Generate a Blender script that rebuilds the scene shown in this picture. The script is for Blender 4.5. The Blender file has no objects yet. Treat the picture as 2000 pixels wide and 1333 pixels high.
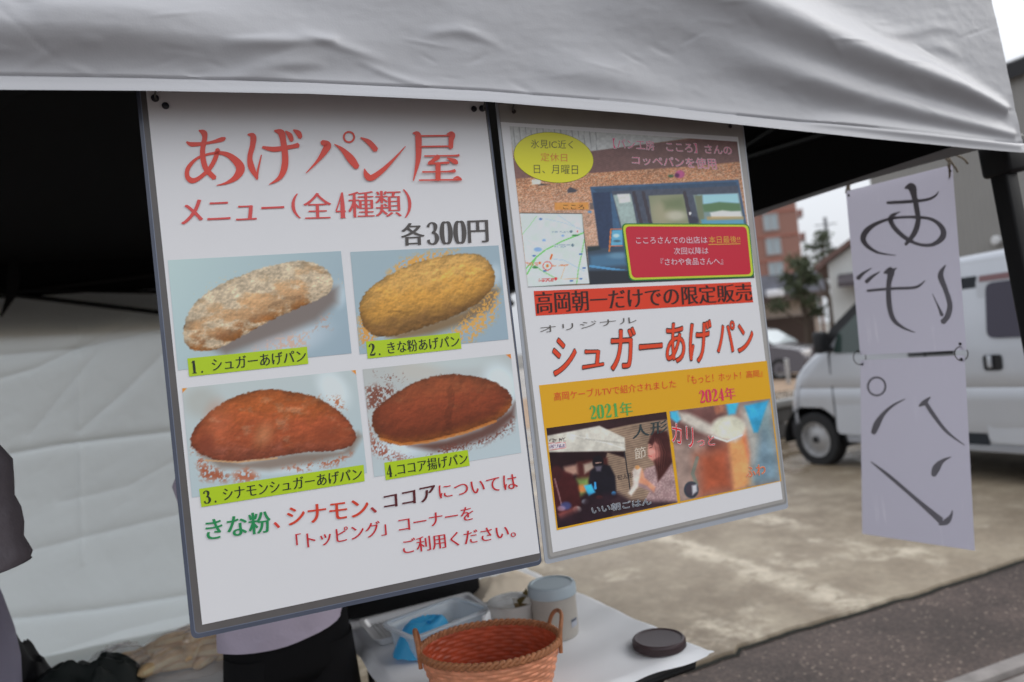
import bpy, bmesh, math, random
import numpy as np
from mathutils import Matrix, Vector
random.seed(7)
sc = bpy.context.scene
COL = sc.collection

# ------------------------------------------------------------------ camera, sky, sun, exposure
FPX, ROLL, PITCH, EYE = 1420.0, 0.105, math.radians(1.0), 1.5     # focal length in photo pixels (2000 wide)
_f = np.array([0, math.cos(PITCH), math.sin(PITCH)]); _u0 = np.array([0, -math.sin(PITCH), math.cos(PITCH)]); _r0 = np.array([1., 0, 0])
_r = _r0 * math.cos(ROLL) - _u0 * math.sin(ROLL)
_u = _u0 * math.cos(ROLL) + _r0 * math.sin(ROLL)
CAM = np.array([0, 0, EYE])
cam = bpy.data.cameras.new('camera'); camo = bpy.data.objects.new('camera', cam); COL.objects.link(camo)
camo.matrix_world = Matrix(((_r[0], _u[0], -_f[0], 0), (_r[1], _u[1], -_f[1], 0), (_r[2], _u[2], -_f[2], EYE), (0, 0, 0, 1)))
cam.sensor_width = 36; cam.lens = FPX / 2000 * 36; cam.clip_start = 0.02; cam.clip_end = 2000
cam.dof.use_dof = True; cam.dof.focus_distance = 1.27; cam.dof.aperture_fstop = 2.7
sc.camera = camo

SUN_EL, SUN_AZ = math.radians(34), math.radians(82)
w = bpy.data.worlds.new('World'); sc.world = w; w.use_nodes = True
nt = w.node_tree; bg = nt.nodes['Background']
sky = nt.nodes.new('ShaderNodeTexSky'); sky.sky_type = 'NISHITA'; sky.sun_disc = False
sky.sun_elevation = SUN_EL; sky.sun_rotation = SUN_AZ; sky.air_density = 1.0; sky.dust_density = 4.0; sky.ozone_density = 1.0
hs = nt.nodes.new('ShaderNodeHueSaturation'); hs.inputs['Saturation'].default_value = 0.16
nt.links.new(sky.outputs[0], hs.inputs['Color'])
def _wm(op, a, b):                                                  # overcast cloud layer: brighter overhead than at the horizon
    x = nt.nodes.new('ShaderNodeMath'); x.operation = op
    for i, v in enumerate((a, b)):
        if isinstance(v, (int, float)): x.inputs[i].default_value = v
        else: nt.links.new(v, x.inputs[i])
    return x.outputs[0]
wtc = nt.nodes.new('ShaderNodeTexCoord'); wsx = nt.nodes.new('ShaderNodeSeparateXYZ'); nt.links.new(wtc.outputs['Generated'], wsx.inputs[0])
wns = nt.nodes.new('ShaderNodeTexNoise'); wns.inputs['Scale'].default_value = 2.2; wns.inputs['Detail'].default_value = 5; nt.links.new(wtc.outputs['Generated'], wns.inputs['Vector'])
lum = _wm('MULTIPLY', _wm('ADD', _wm('MULTIPLY', _wm('MAXIMUM', wsx.outputs[2], 0.), .60), .40), _wm('ADD', _wm('MULTIPLY', wns.outputs['Fac'], .3), .85))
wsc = nt.nodes.new('ShaderNodeVectorMath'); wsc.operation = 'SCALE'; wsc.inputs[0].default_value = (7.5, 7.85, 8.45); nt.links.new(lum, wsc.inputs['Scale'])
wmx = nt.nodes.new('ShaderNodeMix'); wmx.data_type = 'RGBA'; wmx.inputs[0].default_value = .82; nt.links.new(hs.outputs[0], wmx.inputs[6]); nt.links.new(wsc.outputs[0], wmx.inputs[7])
nt.links.new(wmx.outputs[2], bg.inputs[0])
bg.inputs[1].default_value = 0.15
sl = bpy.data.lights.new('sun', 'SUN'); sl.energy = 1.2; sl.angle = math.radians(45); sl.color = (1, .97, .93)
slo = bpy.data.objects.new('sun', sl); COL.objects.link(slo)
_sd = Vector((math.sin(SUN_AZ) * math.cos(SUN_EL), math.cos(SUN_AZ) * math.cos(SUN_EL), math.sin(SUN_EL)))
slo.rotation_euler = _sd.to_track_quat('Z', 'Y').to_euler()
sc.view_settings.view_transform = 'Standard'; sc.view_settings.look = 'None'; sc.view_settings.gamma = 1
sc.view_settings.exposure = 0.55

# ------------------------------------------------------------------ geometry of the place
def ray(x, y): return _f + _r * (x - 1000) / FPX - _u * (y - 666.5) / FPX
def onz(x, y, z):
    d = ray(x, y); return CAM + d * (z - EYE) / d[2]
def onpl(x, y, P, n):
    d = ray(x, y); return CAM + d * np.dot(np.asarray(P) - CAM, n) / np.dot(d, n)
PHI = math.radians(21.1)
A = np.array([math.cos(PHI), math.sin(PHI), 0]); Bk = np.array([-math.sin(PHI), math.cos(PHI), 0])   # along the stall front / to its back
UP = np.array([0, 0, 1.])
F0 = np.array([1.312, 1.8695, 0])                                    # foot of the stall's front right corner
def TP(s, t, z): return F0 + A * s + Bk * t + UP * z

# ------------------------------------------------------------------ helpers
def L(r, g, b):
    c = np.array([r, g, b]) / 255.
    return tuple(np.where(c <= .04045, c / 12.92, ((c + .055) / 1.055) ** 2.4))
_MAT = {}
def mat(name, col, rough=.6, spec=.3, metal=0., noise=None, bump=None, coat=0., alpha=1., transl=0., wave=None):
    if name in _MAT: return _MAT[name]
    m = bpy.data.materials.new(name); m.use_nodes = True; n = m.node_tree; p = n.nodes['Principled BSDF']; out = n.nodes['Material Output']
    _MAT[name] = m
    p.inputs['Base Color'].default_value = (*col, 1); p.inputs['Roughness'].default_value = rough; p.inputs['Specular IOR Level'].default_value = spec
    p.inputs['Metallic'].default_value = metal; p.inputs['Coat Weight'].default_value = coat; p.inputs['Coat Roughness'].default_value = .12
    tc = n.nodes.new('ShaderNodeTexCoord')
    if noise:
        sc_, amt = noise[0], noise[1]
        t = n.nodes.new('ShaderNodeTexNoise'); t.inputs['Scale'].default_value = sc_; t.inputs['Detail'].default_value = 6; t.inputs['Roughness'].default_value = .6
        n.links.new(tc.outputs['Object'], t.inputs['Vector'])
        r = n.nodes.new('ShaderNodeMapRange'); r.inputs['From Min'].default_value = .3; r.inputs['From Max'].default_value = .7
        r.inputs['To Min'].default_value = 1 - amt; r.inputs['To Max'].default_value = 1 + amt
        n.links.new(t.outputs['Fac'], r.inputs['Value'])
        x = n.nodes.new('ShaderNodeVectorMath'); x.operation = 'SCALE'; x.inputs[0].default_value = col
        n.links.new(r.outputs[0], x.inputs['Scale']); n.links.new(x.outputs[0], p.inputs['Base Color'])
    if bump:
        t2 = n.nodes.new('ShaderNodeTexNoise'); t2.inputs['Scale'].default_value = bump[0]; t2.inputs['Detail'].default_value = 5
        n.links.new(tc.outputs['Object'], t2.inputs['Vector'])
        bn = n.nodes.new('ShaderNodeBump'); bn.inputs['Strength'].default_value = bump[1]; bn.inputs['Distance'].default_value = bump[2] if len(bump) > 2 else .01
        n.links.new(t2.outputs['Fac'], bn.inputs['Height']); n.links.new(bn.outputs[0], p.inputs['Normal'])
    last = p.outputs[0]
    if transl:
        tr = n.nodes.new('ShaderNodeBsdfTranslucent'); tr.inputs[0].default_value = (*col, 1); mx = n.nodes.new('ShaderNodeMixShader'); mx.inputs[0].default_value = transl
        n.links.new(last, mx.inputs[1]); n.links.new(tr.outputs[0], mx.inputs[2]); last = mx.outputs[0]
    if alpha < 1:
        tr = n.nodes.new('ShaderNodeBsdfTransparent'); mx = n.nodes.new('ShaderNodeMixShader'); mx.inputs[0].default_value = alpha
        n.links.new(tr.outputs[0], mx.inputs[1]); n.links.new(last, mx.inputs[2]); last = mx.outputs[0]
    n.links.new(last, out.inputs[0])
    return m
def vmat(name, rough=.35, spec=.4):
    m = bpy.data.materials.new(name); m.use_nodes = True; n = m.node_tree; p = n.nodes['Principled BSDF']
    a = n.nodes.new('ShaderNodeAttribute'); a.attribute_name = 'Col'; n.links.new(a.outputs['Color'], p.inputs['Base Color'])
    p.inputs['Roughness'].default_value = rough; p.inputs['Specular IOR Level'].default_value = spec
    return m

def rotz(a): return np.array([[math.cos(a), -math.sin(a), 0], [math.sin(a), math.cos(a), 0], [0, 0, 1.]])
class B:
    """collects shapes for one mesh"""
    def __init__(s): s.v = []; s.f = []; s.n = 0
    def add(s, v, f):
        v = np.asarray(v, float).reshape(-1, 3); s.v.append(v); s.f += [tuple(i + s.n for i in q) for q in f]; s.n += len(v); return s
    def box(s, c, size, R=None, bev=0.):
        x, y, z = np.array(size) / 2.
        if bev <= 0:
            P = np.array([[i * x, j * y, k * z] for i in (-1, 1) for j in (-1, 1) for k in (-1, 1)])
            Fc = [(0, 1, 3, 2), (4, 6, 7, 5), (0, 4, 5, 1), (2, 3, 7, 6), (0, 2, 6, 4), (1, 5, 7, 3)]
        else:
            bm = bmesh.new(); bmesh.ops.create_cube(bm, size=1); bmesh.ops.scale(bm, vec=(2 * x, 2 * y, 2 * z), verts=bm.verts)
            bmesh.ops.bevel(bm, geom=bm.edges[:], offset=bev, segments=3, affect='EDGES', profile=.5)
            bm.verts.index_update(); P = np.array([v.co[:] for v in bm.verts]); Fc = [tuple(v.index for v in f.verts) for f in bm.faces]; bm.free()
        if R is not None: P = P @ np.asarray(R).T
        return s.add(P + np.asarray(c), Fc)
    def tube(s, pts, r, n=10, closed=False, flat=1.):
        P = np.asarray(pts, float); N = len(P); r = np.broadcast_to(np.asarray(r, float), (N,))
        T = np.gradient(P, axis=0) if not closed else np.roll(P, -1, 0) - np.roll(P, 1, 0)
        T /= np.linalg.norm(T, axis=1)[:, None] + 1e-12
        ref = np.array([0, 0, 1.]) if abs(T[0][2]) < .9 else np.array([1., 0, 0])
        V = []; u = np.cross(ref, T[0]); u /= np.linalg.norm(u)
        for i in range(N):
            u = u - T[i] * (u @ T[i]); u /= np.linalg.norm(u) + 1e-12; w_ = np.cross(T[i], u)
            for k in range(n):
                a = 2 * math.pi * k / n; V.append(P[i] + r[i] * (math.cos(a) * u + flat * math.sin(a) * w_))
        Fc = []
        for i in range(N if closed else N - 1):
            j = (i + 1) % N
            for k in range(n): Fc.append((i * n + k, i * n + (k + 1) % n, j * n + (k + 1) % n, j * n + k))
        if not closed: Fc += [tuple(range(n - 1, -1, -1)), tuple((N - 1) * n + k for k in range(n))]
        return s.add(V, Fc)
    def loft(s, rings, cap=True, closed=True):
        R = np.asarray(rings, float); N, n = R.shape[:2]; Fc = []
        for i in range(N - 1):
            for k in range(n if closed else n - 1): Fc.append((i * n + k, i * n + (k + 1) % n, (i + 1) * n + (k + 1) % n, (i + 1) * n + k))
        if cap: Fc += [tuple(range(n - 1, -1, -1)), tuple((N - 1) * n + k for k in range(n))]
        return s.add(R.reshape(-1, 3), Fc)
    def lathe(s, prof, c=(0, 0, 0), n=32, sx=1., sy=1., R=None, cap=True):
        rings = []
        for r, z in prof:
            q = np.array([[r * sx * math.cos(2 * math.pi * k / n), r * sy * math.sin(2 * math.pi * k / n), z] for k in range(n)])
            if R is not None: q = q @ np.asarray(R).T
            rings.append(q + np.asarray(c))
        return s.loft(rings, cap)
    def grid(s, P, flip=False):
        P = np.asarray(P, float); N, M = P.shape[:2]; Fc = []
        for i in range(N - 1):
            for j in range(M - 1):
                q = (i * M + j, (i + 1) * M + j, (i + 1) * M + j + 1, i * M + j + 1); Fc.append(q[::-1] if flip else q)
        return s.add(P.reshape(-1, 3), Fc)
    def prism(s, poly, thick, O, U, V, Nn):
        """extrude a 2D outline (u, v) in the frame O,U,V along Nn"""
        O, U, V, Nn = map(np.asarray, (O, U, V, Nn)); p = [O + U * a + V * b for a, b in poly]; n = len(p)
        return s.add(p + [q + Nn * thick for q in p], [tuple(range(n)), tuple(range(2 * n - 1, n - 1, -1))] + [(i, i + n, (i + 1) % n + n, (i + 1) % n) for i in range(n)])
WM = {}
def tag(o, label=None, cat=None, group=None, kind=None):
    if label: o['label'] = label
    if cat: o['category'] = cat
    if group: o['group'] = group
    if kind: o['kind'] = kind
    return o
def thing(name, label, cat, loc, rz=0., group=None):
    o = bpy.data.objects.new(name, None); COL.objects.link(o); o.location = loc; o.rotation_euler = (0, 0, rz); o.empty_display_size = .1
    WM[o] = Matrix.Translation(Vector(loc)) @ Matrix.Rotation(rz, 4, 'Z')
    return tag(o, label, cat, group)
def obj(name, b, m, parent=None, sharp=35, local=False, fix=True, loc=None):
    """one mesh object; vertices are world coordinates unless local"""
    V = np.concatenate(b.v)
    M = WM.get(parent, Matrix.Identity(4)) if parent else (Matrix.Translation(Vector(loc)) if loc is not None else Matrix.Identity(4))
    if not local:
        Mi = np.array(M.inverted()); V = V @ Mi[:3, :3].T + Mi[:3, 3]
    me = bpy.data.meshes.new(name); me.from_pydata(V.tolist(), [], b.f)
    if fix:
        bm = bmesh.new(); bm.from_mesh(me); bmesh.ops.recalc_face_normals(bm, faces=bm.faces); bm.to_mesh(me); bm.free()
    if sharp: me.shade_smooth(); me.set_sharp_from_angle(angle=math.radians(sharp))
    me.materials.append(m); me.update()
    o = bpy.data.objects.new(name, me); COL.objects.link(o)
    if parent: o.parent = parent; WM[o] = M
    elif loc is not None: o.location = loc
    return o
def dup(o, parent=None):
    c = o.copy(); COL.objects.link(c)
    if parent: c.parent = parent
    for ch in o.children: dup(ch, c)
    return c
# --- value noise on numpy arrays
def _h(i, j, seed):
    n = (i.astype(np.int64) * 374761393 + j.astype(np.int64) * 668265263 + seed * 974711) & 0x7fffffff
    n = (n ^ (n >> 13)) * 1274126177 & 0x7fffffff
    return ((n ^ (n >> 16)) & 0xffff) / 65535.
def vn(x, y, seed=0):
    x = np.asarray(x, float); y = np.asarray(y, float); i = np.floor(x); j = np.floor(y); u = x - i; v = y - j
    u = u * u * u * (u * (u * 6 - 15) + 10); v = v * v * v * (v * (v * 6 - 15) + 10)
    return (_h(i, j, seed) * (1 - u) + _h(i + 1, j, seed) * u) * (1 - v) + (_h(i, j + 1, seed) * (1 - u) + _h(i + 1, j + 1, seed) * u) * v
def fbm(x, y, seed=0, o=5, g=.5):
    s = 0; a = 1; t = 0
    for k in range(o): s = s + a * vn(x * 2 ** k + 17.3 * k, y * 2 ** k + 9.1 * k, seed + k); t += a; a *= g
    return s / t
def ridged(x, y, seed=0, o=4):
    s = 0; a = 1; t = 0
    for k in range(o): s = s + a * (1 - np.abs(2 * vn(x * 2 ** k + 3.7 * k, y * 2 ** k + 5.3 * k, seed + k) - 1)); t += a; a *= .5
    return s / t
def sm(a, b, x):
    t = np.clip((x - a) / (b - a), 0, 1); return t * t * (3 - 2 * t)
def cr(pts, n=8, closed=False):
    """Catmull-Rom through points of any dimension"""
    P = np.asarray(pts, float); N = len(P); out = []
    for i in range(N if closed else N - 1):
        if closed: p0, p1, p2, p3 = P[(i - 1) % N], P[i], P[(i + 1) % N], P[(i + 2) % N]
        else: p0, p1, p2, p3 = P[max(i - 1, 0)], P[i], P[i + 1], P[min(i + 2, N - 1)]
        for t in np.arange(n) / n:
            out.append(.5 * (2 * p1 + (p2 - p0) * t + (2 * p0 - 5 * p1 + 4 * p2 - p3) * t * t + (3 * p1 - p0 - 3 * p2 + p3) * t ** 3))
    if not closed: out.append(P[-1])
    return np.array(out)
# ------------------------------------------------------------------ ground
def nodes(name):
    m = bpy.data.materials.new(name); m.use_nodes = True; return m, m.node_tree, m.node_tree.nodes['Principled BSDF']
def nadd(n, t, **k):
    x = n.nodes.new(t)
    for a, v in k.items(): setattr(x, a, v)
    return x
def mth(n, op, a, b=None, c=None, clamp=False):
    x = n.nodes.new('ShaderNodeMath'); x.operation = op; x.use_clamp = clamp
    for i, v in enumerate((a, b, c)):
        if v is None: continue
        if isinstance(v, (int, float)): x.inputs[i].default_value = v
        else: n.links.new(v, x.inputs[i])
    return x.outputs[0]
def nnoise(n, vec, scale, detail=6, rough=.6):
    t = n.nodes.new('ShaderNodeTexNoise'); t.inputs['Scale'].default_value = scale; t.inputs['Detail'].default_value = detail; t.inputs['Roughness'].default_value = rough
    n.links.new(vec, t.inputs['Vector']); return t.outputs['Fac']
def nrange(n, v, a, b, c=0., d=1.):
    r = n.nodes.new('ShaderNodeMapRange'); r.interpolation_type = 'SMOOTHSTEP'
    for k, x in zip(('From Min', 'From Max', 'To Min', 'To Max'), (a, b, c, d)): r.inputs[k].default_value = x
    n.links.new(v, r.inputs['Value']); return r.outputs[0]
def nmix(n, f, a, b):
    x = n.nodes.new('ShaderNodeMix'); x.data_type = 'RGBA'; n.links.new(f, x.inputs[0])
    for i, v in ((6, a), (7, b)):
        if isinstance(v, tuple): x.inputs[i].default_value = (*v, 1)
        else: n.links.new(v, x.inputs[i])
    return x.outputs[2]

def concrete_lot_material():
    m, n, p = nodes('wet_concrete'); tc = nadd(n, 'ShaderNodeTexCoord'); mp = nadd(n, 'ShaderNodeMapping')
    mp.inputs['Rotation'].default_value = (0, 0, -PHI); n.links.new(tc.outputs['Object'], mp.inputs['Vector']); v = mp.outputs[0]
    sx = nadd(n, 'ShaderNodeSeparateXYZ'); n.links.new(v, sx.inputs[0])
    big = nnoise(n, v, .55, 4); mid = nnoise(n, v, 2.3, 8, .65); fine = nnoise(n, v, 22, 6, .7); patch = nnoise(n, v, 1.5, 10, .68)
    c = nmix(n, nrange(n, big, .38, .62), (.195, .150, .100), (.268, .215, .152))
    c = nmix(n, nrange(n, mid, .42, .66), c, (.325, .268, .192))
    # pale efflorescence beside the slab joint and in blotches
    wob = nnoise(n, v, 3.2, 8, .7)
    d = mth(n, 'ABSOLUTE', mth(n, 'SUBTRACT', mth(n, 'ADD', sx.outputs[0], mth(n, 'MULTIPLY', mth(n, 'SUBTRACT', wob, .5), .55)), 2.87))
    near = nrange(n, d, .0, .20, 1., 0.)
    blot = mth(n, 'MULTIPLY', nrange(n, patch, .53, .66), nrange(n, nnoise(n, v, .9, 3), .40, .52))
    eff = mth(n, 'MULTIPLY', mth(n, 'MAXIMUM', near, blot), nrange(n, nnoise(n, v, 9, 8, .75), .36, .56), None, True)
    c = nmix(n, mth(n, 'MULTIPLY', eff, .85), c, (.58, .505, .39))
    # wet, darker and browner further in
    wet = nrange(n, mth(n, 'ADD', sx.outputs[1], mth(n, 'MULTIPLY', mth(n, 'SUBTRACT', big, .5), 6.)), 4.6, 6.6)
    wetp = mth(n, 'MULTIPLY', wet, nrange(n, mid, .38, .56), None, True)
    c = nmix(n, mth(n, 'MULTIPLY', wetp, .75), c, (.165, .116, .070))
    x = nadd(n, 'ShaderNodeVectorMath', operation='SCALE'); n.links.new(c, x.inputs[0]); n.links.new(nrange(n, fine, .3, .7, .86, 1.12), x.inputs['Scale'])
    n.links.new(x.outputs[0], p.inputs['Base Color'])
    n.links.new(mth(n, 'SUBTRACT', .56, mth(n, 'MULTIPLY', wetp, .50)), p.inputs['Roughness'])
    bn = nadd(n, 'ShaderNodeBump'); bn.inputs['Strength'].default_value = .25; bn.inputs['Distance'].default_value = .004; n.links.new(fine, bn.inputs['Height']); n.links.new(bn.outputs[0], p.inputs['Normal'])
    return m
def asphalt_material():
    m, n, p = nodes('asphalt'); tc = nadd(n, 'ShaderNodeTexCoord'); v = tc.outputs['Object']
    vo = nadd(n, 'ShaderNodeTexVoronoi'); vo.inputs['Scale'].default_value = 90; n.links.new(v, vo.inputs['Vector'])
    cr_ = nadd(n, 'ShaderNodeSeparateColor'); n.links.new(vo.outputs['Color'], cr_.inputs[0])
    c = nmix(n, nrange(n, cr_.outputs[0], .2, 1.), (.056, .040, .034), (.098, .070, .058))
    c = nmix(n, nrange(n, cr_.outputs[1], .965, .985), c, (.26, .20, .16))
    st = nrange(n, nnoise(n, v, 1.6, 6), .35, .65, .72, 1.25)
    x = nadd(n, 'ShaderNodeVectorMath', operation='SCALE'); n.links.new(c, x.inputs[0]); n.links.new(st, x.inputs['Scale']); n.links.new(x.outputs[0], p.inputs['Base Color'])
    p.inputs['Roughness'].default_value = .62; p.inputs['Specular IOR Level'].default_value = .35
    bn = nadd(n, 'ShaderNodeBump'); bn.inputs['Strength'].default_value = .35; bn.inputs['Distance'].default_value = .006
    n.links.new(vo.outputs['Distance'], bn.inputs['Height']); n.links.new(bn.outputs[0], p.inputs['Normal'])
    return m
def frameP(s, t, z=0.): return A * s + Bk * t + UP * z            # ground frame: along the road, away from it
def sheet(name, m, s0, s1, t0, t1, z):
    b = B().add([frameP(s0, t0, z), frameP(s1, t0, z), frameP(s1, t1, z), frameP(s0, t1, z)], [(0, 1, 2, 3)])
    return tag(obj(name, b, m, sharp=0), kind='structure')
base = B().add([(-700, -700, -.06), (700, -700, -.06), (700, 700, -.06), (-700, 700, -.06)], [(0, 1, 2, 3)])
tag(obj('ground', base, mat('far_ground', (.17, .16, .145), .9, noise=(.2, .2)), sharp=0), kind='structure')
sheet('road', asphalt_material(), -40, 40, -12, 2.95, 0.0)
# the lot's slab has an irregular front edge that sits a little above the asphalt
edge = []
xs = np.arange(-6, 10, .05)
ed = 2.93 + (fbm(xs * 1.3, xs * 0, 3) - .5) * .07 + (vn(xs * 9, xs * 0, 5) - .5) * .03
ed -= np.where(xs < 2.06, .05, 0)
lot = B(); top = [frameP(x, e, .018) for x, e in zip(xs, ed)]; low = [frameP(x, e - .012, -.02) for x, e in zip(xs, ed)]; farr = [frameP(x, 60, .018) for x in xs]
k = len(xs); lot.add(low + top + farr, [(i, i + 1, k + i + 1, k + i) for i in range(k - 1)] + [(k + i, k + i + 1, 2 * k + i + 1, 2 * k + i) for i in range(k - 1)])
lot.add([frameP(-60, 2.9, .018), frameP(-6, 2.9, .018), frameP(-6, 60, .018), frameP(-60, 60, .018), frameP(9.95, 2.9, .018), frameP(60, 2.9, .018), frameP(60, 60, .018), frameP(9.95, 60, .018)], [(0, 1, 2, 3), (4, 5, 6, 7)])
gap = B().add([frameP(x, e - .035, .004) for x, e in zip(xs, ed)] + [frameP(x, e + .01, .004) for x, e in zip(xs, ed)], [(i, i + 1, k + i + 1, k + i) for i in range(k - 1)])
tag(obj('pavement_joint', gap, mat('joint_shade', (.018, .018, .014), .9, noise=(30, .4)), sharp=0), kind='structure')  # dark gap strip at the slab edge, its shadow put into the colour
tag(obj('concrete_lot', lot, concrete_lot_material(), sharp=30), kind='structure')
g = B()
for t0, t1, z in ((1.72, 1.80, .03), (1.82, 2.06, .012), (2.08, 2.15, .03)): g.box(frameP(0, (t0 + t1) / 2, z - .03), (60, t1 - t0, .06), rotz(PHI), .006)
tag(obj('gutter', g, mat('gutter_concrete', (.27, .245, .23), .7, noise=(7, .25))), kind='structure')

# ------------------------------------------------------------------ background buildings
metal_grey = mat('ribbed_metal', (.25, .24, .225), .5, noise=(.8, .06))
def ribbed(b, O, U, V, w_, h_, Nn, pitch=.09, d=.012):
    n = int(w_ / pitch); xs = np.linspace(0, w_, n * 4 + 1); off = np.tile([0, 0, d, d], n).tolist() + [0]
    P = [[O + U * x + V * y + Nn * o for y in (0, h_)] for x, o in zip(xs, off)]
    b.grid(P)
th = math.radians(117); HV = np.array([math.cos(th), math.sin(th), 0]); NL = np.array([-math.sin(th), math.cos(th), 0])
VW = onz(1597, 912, 0)                                             # contact point of the van's front wheel
G0 = VW - NL * 3.0; G0[2] = 0
wt = thing('warehouse', 'grey ribbed metal warehouse with dark roof edge behind the van', 'building', G0, th)
def wl(x, y, z): return G0 + HV * x + NL * y + UP * z
b = B(); ribbed(b, wl(-16, 0, 0.02), HV, UP, 17.2, 4.03, NL, .075, .006); b.add([wl(1.2, 0, .02), wl(1.2, -9, .02), wl(1.2, -9, 4.05), wl(1.2, 0, 4.05)], [(0, 1, 2, 3)])
b.add([wl(-16, 0, .02), wl(-16, -9, .02), wl(-16, -9, 4.05), wl(-16, 0, 4.05)], [(0, 1, 2, 3)])
obj('wall', b, metal_grey, wt, sharp=20)
b = B(); b.prism([(.09, 4.02), (.09, 4.2), (-4.5, 5.6), (-9.1, 4.2), (-9.1, 4.02), (-4.5, 5.42)], 17.5, wl(-16.1, 0, 0), NL, UP, HV)
obj('roof', b, mat('roof_edge_black', (.02, .02, .022), .5), wt, sharp=20)
lp = onpl(1950, 470, G0 + NL * .02, NL)
b = B(); b.lathe([(.0, .08), (.045, .075), (.06, .05), (.05, .0)], lp, 16, R=np.stack([HV, UP, NL], 1)); wlx = obj('wall_lamp', b, mat('lamp_white', (.6, .6, .6), .4), wt)
# brick apartment block
brick_m, n, p = nodes('red_brick'); tc = nadd(n, 'ShaderNodeTexCoord'); br = nadd(n, 'ShaderNodeTexBrick'); br.inputs['Scale'].default_value = 3
br.inputs['Color1'].default_value = (*L(188, 118, 100), 1); br.inputs['Color2'].default_value = (*L(172, 104, 88), 1); br.inputs['Mortar'].default_value = (*L(150, 110, 98), 1)
n.links.new(tc.outputs['Object'], br.inputs['Vector']); n.links.new(br.outputs['Color'], p.inputs['Base Color']); p.inputs['Roughness'].default_value = .85
AX, AY = 36.0, 88.0
ap = thing('apartment_building', 'red brick apartment block with small square windows beyond the lot', 'building', (AX - 9, AY, 0))
b = B(); b.box((AX - 9, AY + 6, 11), (18, 12, 22)); b.box((AX - 9, AY + 6, 22.3), (18.4, 12.4, .6))
for z in (3.6 + 2.95 * i for i in range(6)): b.box((AX - 9, AY + 5.9, z - .1), (18.1, 12, .12))
obj('wall', b, brick_m, ap)
fr_m = mat('window_frame_grey', (.42, .4, .4), .5); gl_m = mat('pane_pale', (.36, .42, .45), .08, .6)
for cx in (AX - 3.3, AX - 6.9, AX - 11.3, AX - 14.9):
    for kf in range(6):
        z = 5.25 + 2.95 * kf
        b = B()
        for dx, dz, sx_, sz_ in ((-.85, 0, .14, 1.9), (.85, 0, .14, 1.9), (0, .95, 1.84, .14), (0, -.95, 1.95, .2), (0, 0, .08, 1.8)): b.box((cx + dx, AY - .06, z + dz), (sx_, .2, sz_))
        wf = obj('window', b, fr_m, ap)
        obj('pane', B().box((cx, AY - .02, z), (1.6, .08, 1.76)), gl_m, wf)
for z in (8.6, 11.5, 14.4): obj('balcony', B().box((AX + .45, AY + 1.2, z), (.9, 1.6, .12)).box((AX + .87, AY + 1.2, z + .5), (.06, 1.6, 1.1)), fr_m, ap)
# low house with a grey tiled roof and a brown garage front
hx, hy = 9.5, 35.0
lh = thing('low_house', 'low house with grey roof and dark brown garage front behind the car', 'house', (hx, hy, 0))
obj('wall', B().box((hx + .5, hy + 3.2, 1.45), (9.8, 6, 2.9)), mat('house_beige', L(190, 176, 165), .8, noise=(2, .1)), lh)
obj('garage_door', B().box((hx + .5, hy + .12, .95), (9.2, .12, 1.86)), mat('garage_brown', L(70, 56, 50), .6), lh)
obj('fascia', B().box((hx + .3, hy - .35, 2.78), (10.4, 1.1, .3)), mat('fascia_brown', L(96, 84, 80), .7), lh)
b = B(); b.prism([(-5.4, 2.94), (5.4, 2.94), (5.0, 3.9), (-5.0, 3.9)], 7, (hx + .3, hy - .9, 0), (1, 0, 0), UP, (0, 1, 0)); obj('roof', b, mat('roof_grey', L(120, 122, 132), .6, noise=(3, .15)), lh)
obj('vent_hood', B().box((hx + 2.95, hy - 1.02, 3.02), (.8, .3, .36), bev=.08), mat('pale_hood', (.75, .75, .78), .4), lh)
obj('downpipe', B().tube([(hx + 5.35, hy - .3, 0), (hx + 5.35, hy - .3, 2.8)], .07), mat('pipe_brown', L(130, 105, 92), .6), lh)
# pale house at the right
px0, py0 = 9.75, 22.0
hr = rotz(math.radians(-27)); hX, hY = hr @ np.array([1., 0, 0]), hr @ np.array([0, 1., 0]); hO = np.array([px0, py0, 0])
ph = thing('white_house', 'white walled house with brown gable roof partly behind the hanging sheet', 'house', hO + hX * 3)
b = B(); b.prism([(0, 0), (6, 0), (6, 3.2), (3, 5.0), (0, 3.2)], 8, hO, hX, UP, hY); obj('wall', b, mat('white_plaster', L(206, 208, 206), .8, noise=(2, .06)), ph)
b = B(); b.prism([(-.35, 3.02), (3, 5.07), (6.35, 3.02), (6.35, 3.2), (3, 5.27), (-.35, 3.2)], 8.5, hO - hY * .25, hX, UP, hY); obj('roof', b, mat('roof_brown', L(112, 90, 84), .7, noise=(6, .2)), ph)
b = B(); b.prism([(0, 2.62), (-.75, 2.42), (-.75, 2.56), (0, 2.84)], 3.2, hO + hX * .25 - hY * .02, hY, UP, hX); obj('awning', b, mat('awning_dark', L(86, 80, 84), .7), ph)
obj('shutter', B().box(hO + hX * 1.5 - hY * .04 + UP * 1.3, (1.7, .08, 2.3), hr), mat('shutter_beige', L(178, 170, 164), .6), ph)
# utility pole
ux = ray(1611, 425) * 60 + CAM
b = B(); b.tube([(ux[0], ux[1], 0), (ux[0], ux[1], ux[2])], [.2, .14], 10); po = thing('utility_pole', 'thin grey utility pole standing beyond the tree', 'utility pole', (ux[0], ux[1], 0)); obj('pole', b, mat('pole_grey', L(128, 130, 134), .8), po)
b = B().tube([(ux[0] - .9, ux[1], ux[2] - .6), (ux[0] + .9, ux[1], ux[2] - .6)], .05, 6); obj('crossarm', b, _MAT['pole_grey'], po)
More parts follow.
